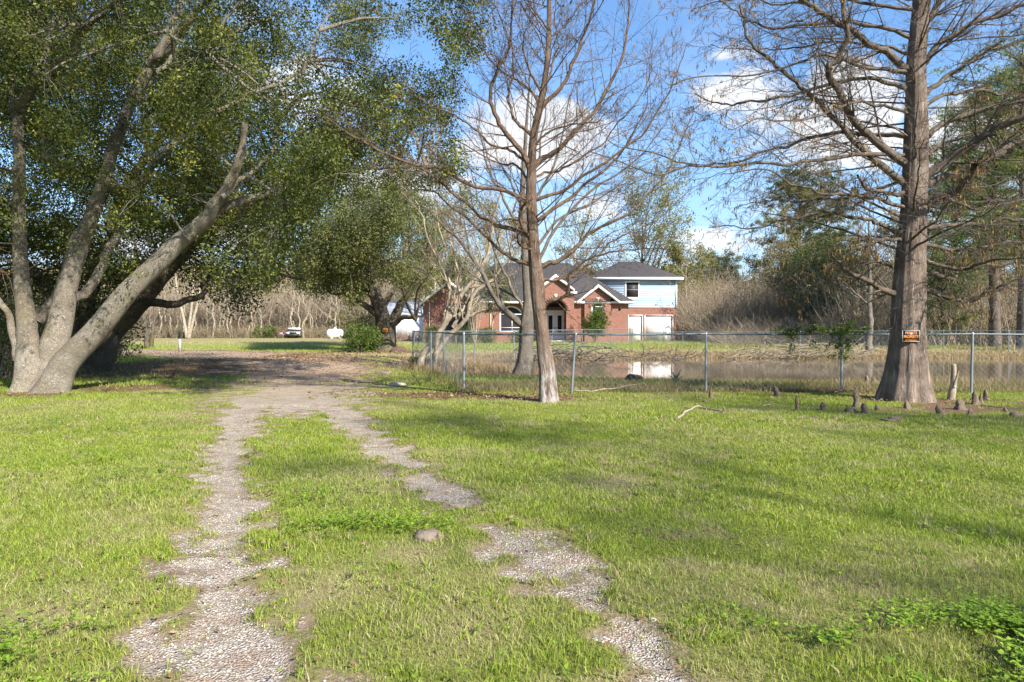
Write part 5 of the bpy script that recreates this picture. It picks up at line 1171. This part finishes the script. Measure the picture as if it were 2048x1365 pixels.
sticks('brush_pile', 'brown dead branches lying at the water edge left of the middle fence post', 40, X(1330, 34), 37.2, 1.6, .5, 1.6, .02, BK_CYPL, .4)

# ---------------- fences ----------------
GALV = plain('galvanised_steel', (0.25, 0.27, 0.29), .45, .12, 6, .5, .55)
GALVD = plain('weathered_rail', (0.11, 0.135, 0.15), .55, .12, 6, .5, .5)
def fence(name, label, pts, tops, H, mesh_w, wr, pr=.03, lean={}, rr=.02):
    o = thing(name, label, 'fence', (*pts[0], float(gz(*pts[0]))))
    tp = []
    for i_, (x_, y_) in enumerate(pts):
        z_ = float(gz(x_, y_)); dx_ = lean.get(i_, 0); zt_ = H if tops is None else tops[i_]
        Q = np.array([[x_, y_, z_-.1], [x_+dx_*.5, y_, (z_+zt_)/2], [x_+dx_, y_, zt_]]); tb = Tubes().add(Q, np.full(3, pr), 8)
        cp_ = np.array([[x_+dx_, y_, zt_-.005], [x_+dx_, y_, zt_+.02], [x_+dx_, y_, zt_+.045]]); tb.add(cp_, np.array([pr*1.25, pr*1.1, .005]), 8)
        tb.build('post', GALV, o); tp.append((x_+dx_, y_, zt_))
    for i_ in range(len(pts)-1):
        a_, b_ = np.array(tp[i_]), np.array(tp[i_+1]); Q = catmull([a_, (a_+b_)/2+[0, 0, -.012], b_], 7)
        Tubes().add(Q, np.full(7, rr), 6).build('top_rail', GALVD if mesh_w < .15 else GALV, o)
        L_ = np.linalg.norm((b_-a_)[:2]); ga, gb_ = float(gz(*a_[:2])), float(gz(*b_[:2])); h_ = (a_[2]+b_[2])/2-(ga+gb_)/2-.05
        n_ = int((L_+h_)/mesh_w); k = np.arange(n_+1)*mesh_w; Qs = []
        for sgn in (1, -1):
            s0 = k-h_; s1 = k.copy(); z0_, z1_ = np.zeros(n_+1), np.full(n_+1, h_)
            c0 = np.clip(s0, 0, L_); c1 = np.clip(s1, 0, L_); z0_ = (c0-s0); z1_ = h_-(s1-c1)
            if sgn < 0: c0, c1 = L_-c0, L_-c1
            dirv = (b_-a_); dirv[2] = 0; dirv /= np.linalg.norm(dirv)
            ok = z1_-z0_ > .02
            g0 = ga+(gb_-ga)*c0/L_+.04; g1 = ga+(gb_-ga)*c1/L_+.04
            A0 = np.stack([a_[0]+dirv[0]*c0, a_[1]+dirv[1]*c0+.002*sgn, g0+z0_], 1); A1 = np.stack([a_[0]+dirv[0]*c1, a_[1]+dirv[1]*c1+.002*sgn, np.minimum(g1+z1_, a_[2]+(b_[2]-a_[2])*c1/L_-.01)], 1)
            Qs.append(np.stack([A0, A1], 1)[ok])
        Q = np.concatenate(Qs); Tubes().add(Q, np.full((len(Q), 2), wr), 3).build('wire_mesh', GALV, o)
    return o
nf = [(-4.07, 27.5), (-2.73, 23.0), (-2.0, 20.0), (-1.04, 14.75), (1.23, 14.15), (4.12, 14.5), (7.0, 14.5), (9.55, 14.2), (12.5, 14.0), (15.5, 13.8)]
fence('chain_link_fence', 'near chain link fence running from the corner post across the yard to the right', nf, None, 1.24, .115, .0014, .027, {0: .16, 4: .09, 7: .03})
ff = [(-4.0, 27.6), (-1.8, 31.6), (.1, 35.5), (2.2, 40), (4.5, 44), (7, 48), (X(1265, 52), 52)]
fence('chain_link_fence', 'chain link fence with pale rail passing in front of the brick house', ff, [1.24, 1.24, 1.25, 1.27, 1.3, 1.32, 1.34], 1.3, .16, .003, .03, {1: .15, 3: .2}, .022)
fr = [(X(1266, 53), 53), (13, 52), (17, 50.5), (20.5, 48.5), (24, 46), (X(1887, 44), 44), (X(2017, 41.5), 41.5), (34.5, 38)]
fence('chain_link_fence', 'far chain link fence beyond the pond in front of the woods', fr, [1.1, 1.1, 1.12, 1.15, 1.2, 1.23, 1.23, 1.23], 1.2, .17, .0035, .028, {}, .02)
# vine on the near fence
vn_ = thing('fence_vine', 'green leafy vine draped over the top rail of the near fence', 'vine', (6.3, 14.45, 0))
vc_ = []
for (a_, b_, z0_, z1_, n_) in [(1545, 1600, 660, 668, 10), (1560, 1740, 655, 668, 70), (1570, 1590, 668, 712, 9), (1620, 1655, 670, 700, 10), (1660, 1700, 668, 720, 34), (1690, 1712, 640, 700, 18)]:
    for _ in range(n_): vc_.append(P(a_+(b_-a_)*rng.random(), z0_+(z1_-z0_)*rng.random()**1.3, 14.42+.06*rng.normal()))
vc_ = np.array(vc_); foliage('foliage', vc_, 17, .085, (.035, .065), LF_BUSH, vn_)
vs_ = [limb(PP(pp, 14.42), .006, .003, 16, .02) for pp in ([(1545, 662), (1600, 659), (1660, 664), (1740, 662)], [(1572, 662), (1580, 690), (1576, 716)], [(1684, 782), (1690, 730), (1680, 690), (1690, 660)], [(1684, 782), (1660, 740), (1672, 700), (1640, 664)], [(1600, 664), (1640, 672), (1700, 668)])]
limbs_part(vn_, vs_, BK_TWIG, 4, [dict(s=dict(k=7, n=4, t0=.1, lf=(.1, .25), ang=(30, 70), rf=.7, rmin=.002), k=3)], name='stem')

# ---------------- cypress knees ----------------
KNM = bark('knee_bark', (0.11, 0.08, 0.055), (0.27, 0.19, 0.14), (0.43, 0.33, 0.25), 40, 14, bstr=.8)
def knee(px, pyb, pyt, wpx, label, dx=0, Y=None, fork=False):
    Y = gy(pyb) if Y is None else Y; x_ = X(px, Y); z_ = float(gz(x_, Y)); h_ = max((pyb-pyt)*Y/F_PX, .05); w_ = wpx*Y/F_PX/2
    parts = Tubes()
    def one(ox, h1, w1, ddx):
        s = np.linspace(0, 1, 9); Q = np.stack([x_+ox+ddx*s*Y/F_PX, Y+0*s+.02*rng.normal(), z_-.04+(h1+.04)*s], 1)
        rr_ = w1*np.array([1.35, 1.05, .9, .82, .74, .68, .55, .36, .06])*(1+.10*rng.normal(size=9)); ph = rng.random()*6
        parts.add(Q, rr_, 14, lambda th, L: 1+.13*np.cos(3*th+ph+L[..., None]*9)+.10*np.cos(5*th-ph-L[..., None]*17)+.07*np.cos(7*th+ph*3+L[..., None]*31))
    one(0, h_, w_, dx)
    if fork: one(w_*1.3, h_*.72, w_*.8, -dx*.5)
    o = parts.build('cypress_knee', KNM, None); o2 = o
    me = o.data; v0 = np.array([x_, Y, z_]); co = np.empty(len(me.vertices)*3, np.float32); me.vertices.foreach_get('co', co); co = co.reshape(-1, 3)-v0.astype(np.float32); me.vertices.foreach_set('co', co.ravel()); o.location = v0
    tag(o, label, 'cypress knee', 'cypress knees poking from the lawn')
K = [(1422, 799, 775, 9, 'slim straight knee right of the middle fence post', 0), (1557, 797, 772, 13, 'dark leaning pointed knee halfway between two fence posts', -8),
     (1594, 823, 792, 9, 'knobbly upright knee standing out on the lawn left of the big cypress', -2), (1647, 822, 805, 15, 'squat round knee left of the tall pointed knee', -3),
     (1713, 816, 774, 15, 'tallest pointed cypress knee just left of the big trunk', -3), (1735, 829, 808, 17, 'lumpy knee leaning against the tallest pointed knee', -6),
     (1756, 823, 810, 13, 'small rounded knee before the left flare of the big trunk', -4), (1815, 819, 802, 16, 'squat brown knee directly in front of the big trunk', -4),
     (1884, 833, 812, 17, 'leaning knee in the grass right of the big trunk', -8), (1921, 822, 800, 24, 'wide triangular knee right of the white stub', -2),
     (1938, 834, 819, 13, 'low knee in front of the wide triangular knee', 3), (1952, 811, 782, 14, 'double-tipped knee by the right fence post', -2, True),
     (1973, 801, 780, 12, 'dark knee just right of the right fence post', -2), (2012, 826, 817, 10, 'tiny knee in the grass near the right edge', -3),
     (2034, 837, 826, 24, 'low flat broken knee at the right edge', -14), (1733, 772, 752, 10, 'left of two knees behind the fence by the water', 0), (1747, 770, 751, 9, 'right of two knees behind the fence by the water', 0),
     (1447, 825, 814, 8, 'tiny knee at the end of the curved fallen branch', -1), (1628, 838, 832, 22, 'low broken knee in the lawn below the squat round knee', -3), (1665, 839, 833, 16, 'low broken knee right of another low one', 3),
     (1793, 843, 835, 40, 'low lumpy root mound in the lawn before the big trunk', 4), (1700, 826, 816, 26, 'low root mound beside the tallest pointed knee', -6), (1780, 797, 790, 20, 'flat root lump behind the left flare', 2), (1410, 806, 800, 12, 'small dark root lump near the slim straight knee', 1)]
for k in K: knee(*k[:6], fork=len(k) > 6, Y=17.0 if k[1] < 775 else None)
# dead stub
st = thing('dead_stub', 'white dead sapling stub with a side prong beside the big cypress', 'stump', (X(1903, 12.9), 12.9, 0))
Tubes().add(*limb(PP([(1900, 812), (1903, 790), (1908, 765), (1907, 728)], 12.9), .085, .042, 14, .01), 10, cap=True).build('stem', BK_PALE, st)
Tubes().add(*limb(PP([(1908, 775), (1912, 760), (1918, 742)], 12.85), .03, .008, 8, .01), 6).build('prong', BK_PALE, st)
def branch_on_ground(name, label, pts, r, mat, z=.02, tw=3):
    W3 = np.array([[X(a_, gy(b_)), gy(b_), 0] for a_, b_ in pts]); W3[:, 2] = gz(W3[:, 0], W3[:, 1])+z
    q_, r_ = limb(W3, r, r*.5, 20, .008); tb = Tubes().add(q_, r_, 6, cap=True)
    if tw: A_, B_ = sprout(q_, r_, tw, n=5, lf=(.15, .3), ang=(25, 50), rf=.6, plane=.2, rmin=.004); A_[..., 2] = np.maximum(A_[..., 2], gz(A_[..., 0], A_[..., 1])+.01); tb.add(A_, B_, 4)
    o = tb.build(name, mat, None); return tag(o, label, 'branch')
branch_on_ground('fallen_branch', 'curved bare pale branch lying on the lawn below the middle fence post', [(1354, 842), (1372, 828), (1392, 820), (1412, 821), (1444, 828)], .022, BK_PALE, .03)
branch_on_ground('fallen_branch', 'long thin branch on the leaf litter right of the centre cypress', [(1150, 793), (1200, 792), (1240, 784), (1290, 776)], .012, BK_PALE, .10)
branch_on_ground('fallen_branch', 'short twig lying on the lawn between knees', [(1525, 816), (1550, 811)], .01, BK_PALE, .02, 0)
branch_on_ground('fallen_branch', 'dead stick by the foot of the vine-covered fence', [(1655, 790), (1690, 786), (1725, 788)], .018, BK_GREY, .04)
branch_on_ground('fallen_branch', 'low twig crossing the grass at the right edge', [(1960, 815), (2000, 822), (2040, 824)], .008, BK_GREY, .03)
# leaning dead stick in pond and broken limb
def rock(label, px, py, sx, sy, sz, mat, name='rock'):
    Y = gy(py); x_ = X(px, Y); bm = bmesh.new(); bmesh.ops.create_icosphere(bm, subdivisions=3, radius=1)
    sd = rng.random(3)*9
    for v in bm.verts:
        n_ = mathutils.noise.noise(v.co*1.6+mathutils.Vector(sd))*.28+mathutils.noise.noise(v.co*4+mathutils.Vector(sd))*.08
        v.co = v.co*(1+n_); v.co.x *= sx; v.co.y *= sy; v.co.z *= sz
    me = bpy.data.meshes.new(name); bm.to_mesh(me); bm.free(); me.materials.append(mat)
    for p_ in me.polygons: p_.use_smooth = True
    o = bpy.data.objects.new(name, me); C.objects.link(o); o.location = (x_, Y, float(gz(x_, Y))+sz*.25); OFF[o.name] = np.array(o.location); return tag(o, label, 'rock')
RK = plain('rock_stone', (0.19, 0.15, 0.115), .9, .25, 9, .2, 0, .6); RKL = plain('pale_rock', (0.36, 0.325, 0.28), .9, .15, 7, .2, 0, .5)
rock('tan rounded stone beside the bare gravel patch in the right wheel track', 857, 1078, .10, .08, .045, RK)
rock('flat whitish concrete lump in the grass right of the drive', 793, 772, .24, .12, .06, RKL)
rock('grey rock in the grass behind the flat whitish lump', 766, 750, .22, .15, .10, RK)
rock('small pale stone at the lower right wheel track', 1305, 1236, .018, .016, .009, RKL)
rock('brown mound-like boulder on the bank behind the fence', 1268, 760, .24, .2, .16, plain('brown_lump', (0.11, 0.075, 0.055), .95, .3, 12, .1, 0, .6))
rock('dark brown dirt heap beside the drive right of the rounded oak', 797, 705, .55, .4, .28, plain('dirt_heap', (0.11, 0.075, 0.055), .95, .25, 9, .1, 0, .6), 'dirt_heap')
# agave-like blades on the bank
yc = thing('spiky_plant', 'low dark spiky plant at the water edge right of the middle post', 'plant', (X(1352, 17.5), 17.5, float(gz(X(1352, 17.5), 17.5))))
bl = []
for dx, h_ in ((-.22, .22), (-.12, .34), (.0, .25), (.13, .36), (.22, .2)):
    b_ = OFF[yc.name]; tip = b_+[dx*1.2, rng.normal()*.05, h_]; md = b_+[dx*.5, 0, h_*.6]
    V = np.array([b_+[-.02, 0, 0], b_+[.02, 0, 0], md+[.022, 0, 0], tip, md-[.022, 0, 0], b_+[0, .02, 0], md+[0, .02, 0]]); bl.append((V, np.array([[0, 1, 2], [0, 2, 4], [4, 2, 3], [1, 5, 6], [1, 6, 2], [5, 0, 4], [5, 4, 6], [2, 6, 3], [6, 4, 3]])))
mk('leaves', bl, plain('spiky_leaf', (0.05, 0.075, 0.045), .5), yc)
# marker post by drive
mp = thing('marker_post', 'short weathered post beside the drive under the oaks', 'post', (X(360, 39.5), 39.5, 0.05))
mk('post', [box(X(360, 39.5)-.06, X(360, 39.5)+.06, 39.44, 39.56, -.05, .78)], plain('weathered_wood', (0.34, 0.31, 0.28), .9, .2, 8), mp)
mk('cap', [box(X(360, 39.5)-.075, X(360, 39.5)+.075, 39.425, 39.575, .78, .83)], BLK, mp)

# ---------------- signs ----------------
def text(name, s, size, loc, mat, par, ext=.0015, sx=1.0, bold=.012):
    cu = bpy.data.curves.new(name, 'FONT'); cu.body = s; cu.size = size; cu.align_x = 'CENTER'; cu.align_y = 'CENTER'; cu.extrude = ext; cu.offset = bold*size
    ob = bpy.data.objects.new('t', cu); C.objects.link(ob); dg = bpy.context.evaluated_depsgraph_get(); me = bpy.data.meshes.new_from_object(ob.evaluated_get(dg)); bpy.data.objects.remove(ob)
    me.materials.clear(); me.materials.append(mat); o = bpy.data.objects.new(name, me); C.objects.link(o); o.parent = par; o.rotation_euler = (R(90), 0, 0); o.location = loc; o.scale = (sx, 1, 1); return o
ORG = plain('orange_print', (0.85, 0.28, 0.04), .5, .08); SBK = plain('sign_black', (0.012, 0.011, 0.012), .35, .1); SWH = plain('sign_white', (0.62, 0.62, 0.62), .5, .05)
ys_ = 12.8-.345; sc_ = P(1822, 672.5, ys_)
sg = thing('warning_sign', 'black and orange private property sign nailed to the big cypress trunk', 'sign', sc_)
wS, hS = 36*ys_/F_PX, 23.5*ys_/F_PX
mk('board', [box(sc_[0]-wS/2, sc_[0]+wS/2, ys_, ys_+.004, sc_[2]-hS/2, sc_[2]+hS/2)], SBK, sg)
e = .006; bw_ = .0055
x0, x1, z0_, z1_ = sc_[0]-wS/2+e, sc_[0]+wS/2-e, sc_[2]-hS/2+e, sc_[2]+hS/2-e
mk('border', [box(x0, x1, ys_-.002, ys_-.0002, z1_-bw_, z1_), box(x0, x1, ys_-.002, ys_-.0002, z0_, z0_+bw_), box(x0, x0+bw_, ys_-.002, ys_-.0002, z0_+bw_, z1_-bw_), box(x1-bw_, x1, ys_-.002, ys_-.0002, z0_+bw_, z1_-bw_)], SWH, sg)
text('lettering', 'PRIVATE', .072, (0, -.003, hS*.25), ORG, sg, sx=.80, bold=0)
text('lettering', 'PROPERTY', .072, (0, -.003, -.016), ORG, sg, sx=.80, bold=0)
text('lettering', 'NO TRESPASSING', .026, (0, -.003, -hS*.36), ORG, sg, sx=1.05, bold=0)
Yo = 43-.80; so = P(770.5, 661, Yo); s2 = thing('orange_sign', 'small orange sign on the trunk of the rounded oak', 'sign', so)
mk('board', [box(so[0]-.16, so[0]+.16, Yo, Yo+.01, so[2]-.12, so[2]+.12)], ORG, s2)
text('lettering', 'NO\nTRESPASSING', .07, (0, -.004, .03), SBK, s2, sx=.6)

# ---------------- propane tank ----------------
Yt = 79.0; tc = P(670, 667.5, Yt)
tk = thing('propane_tank', 'white propane tank with domed lid in front of the thicket', 'tank', (tc[0], Yt, .2))
n_ = 25; s = np.linspace(-1, 1, n_); rr_ = .50*np.clip(1-np.abs(s)**7, 0, 1)**.5; rr_[0] = rr_[-1] = .02
ax_ = np.array([math.cos(.75), math.sin(.75), 0]); Q = tc[None]+ax_[None]*(s*1.0)[:, None]
Tubes().add(Q, rr_, 24).build('tank', plain('tank_white', (0.80, 0.80, 0.80), .4, .03), tk)
top_ = tc+[0, 0, .48]; Tubes().add(np.array([top_+[0, 0, z_] for z_ in (-.04, .1, .17, .2)]), np.array([.17, .16, .12, .02]), 14).build('lid', plain('tank_lid', (0.74, 0.74, 0.72), .4, .03), tk)
for s_ in (-.55, .55):
    c_ = tc+ax_*s_; V, Fb = box(-.12, .12, -.35, .35, .12, c_[2]-.38); mk('saddle', [(rotz(V, .75)+[c_[0], c_[1], 0], Fb)], CONC, tk)

# ---------------- derelict vehicles ----------------
MAR = plain('maroon_paint', (0.10, 0.02, 0.03), .4, .25, 3); SIL = plain('silver_paint', (0.20, 0.20, 0.22), .4, .15, 3); WPT = plain('white_paint', (0.8, 0.8, 0.8), .4, .04); RUB = plain('rubber', (0.02, 0.02, 0.02), .8); RED = plain('red_lens', (0.45, 0.02, 0.03), .3)
def carbody(prof, w, tuck=.08):
    """side profile (y,z) swept across x with rounded shoulders -> verts centred on x"""
    prof = np.array(prof); n_ = len(prof); zmx = prof[:, 1].max(); V = []
    for f in (-1, -.93, .93, 1):
        ins = .04 if abs(f) == 1 else 0
        for y_, z_ in prof: V.append([f*w/2*(1-tuck*2.2*max(0, (z_-.85))/(max(zmx-.85, .1))), y_*(1-ins*.5), z_-(ins if z_ > .5 else -ins)])
    Fs = []
    for k in range(3):
        for j in range(n_): a_ = k*n_+j; b_ = k*n_+(j+1) % n_; Fs.append([a_, b_, b_+n_, a_+n_])
    cc = prof.mean(0); V += [[-w/2, cc[0], cc[1]], [w/2, cc[0], cc[1]]]
    T_ = [[(j+1) % n_, j, 4*n_] for j in range(n_)]+[[3*n_+j, 3*n_+(j+1) % n_, 4*n_+1] for j in range(n_)]
    return np.array(V, float), np.array(Fs), np.array(T_)
def car(label, name, cx, cy, rz, prof, w, bodym, facing, glassbox, wheels_y, fronts, sc=1.0):
    z0_ = float(gz(cx, cy)); o = thing(name, label, 'car', (cx, cy, z0_)); M_ = lambda V: rotz(np.asarray(V, float)*sc, rz)+[cx, cy, z0_]
    V, Fq, Ft = carbody(prof, w); mk('body', [(M_(V), Fq), (M_(V), Ft)], bodym, o)
    for nm, b_, mat_ in glassbox+fronts: V, Fb = box(*b_); mk(nm, [(M_(V), Fb)], mat_, o)
    for y_ in wheels_y:
        for sx_ in (-1, 1):
            q_ = np.array([[sx_*(w/2-.2), y_, .33], [sx_*(w/2+.01), y_, .33]]); tb = Tubes().add(M_(q_), np.full(2, .33*sc), 14, cap=True); wl = tb.build('wheel', RUB, o)
            q_ = np.array([[sx_*(w/2-.1), y_, .33], [sx_*(w/2+.025), y_, .33]]); Tubes().add(M_(q_), np.full(2, .19*sc), 12, cap=True).build('rim', SIL, wl)
    return o
sedan = [(-2.25, .30), (-2.3, .55), (-2.2, .78), (-1.1, .95), (-.45, 1.38), (.9, 1.40), (1.55, 1.02), (2.2, .98), (2.3, .6), (2.25, .30)]
Yv = 85.5
car('old maroon car facing away, parked left of the white-bonnet car at the thicket', 'derelict_car', X(574, Yv), Yv+.2, math.pi*.97, sedan, 1.7, MAR, 0,
    [('rear_window', (-.58, .58, 1.0, 1.30, 1.06, 1.33), GLS)], (-1.4, 1.4),
    [('bumper', (-.82, .82, 2.26, 2.36, .42, .60), SIL), ('tail_lamp', (-.8, -.35, 2.2, 2.33, .64, .86), RED), ('tail_lamp', (.35, .8, 2.2, 2.33, .64, .86), RED), ('number_plate', (-.25, .25, 2.3, 2.335, .66, .82), WPT)], .82)
car('old pale car with open white bonnet facing the drive, right of the maroon one', 'derelict_car', X(597, Yv), Yv-.4, .05, [(-2.25, .30), (-2.3, .55), (-2.2, .82), (-1.1, .98), (-.5, 1.2), (.9, 1.22), (1.55, 1.0), (2.2, .98), (2.3, .6), (2.25, .30)], 1.75, SIL, 1,
    [('windscreen', (-.62, .62, -.95, -.75, .98, 1.16), GLS)], (-1.4, 1.4),
    [('bonnet', (-.80, .80, -1.75, -.9, 1.14, 1.36), WPT), ('grille', (-.42, .42, -2.36, -2.29, .58, .78), BLK), ('headlight', (-.82, -.47, -2.37, -2.27, .58, .78), WPT), ('headlight', (.47, .82, -2.37, -2.27, .58, .78), WPT), ('bumper', (-.84, .84, -2.42, -2.31, .36, .50), BLK)], .92)
bxj = X(583, Yv); jk = thing('scrap_crate', 'dark open crate of scrap standing behind the two old cars', 'crate', (bxj, Yv+2.2, .2))
mk('panel', [box(bxj-.5, bxj+.5, Yv+2.1, Yv+2.16, .2, 1.62), box(bxj-.5, bxj-.44, Yv+2.17, Yv+2.9, .2, 1.62), box(bxj+.44, bxj+.5, Yv+2.17, Yv+2.9, .2, 1.62), box(bxj-.6, bxj+.6, Yv+2.0, Yv+2.95, 1.63, 1.69)], BLK, jk)
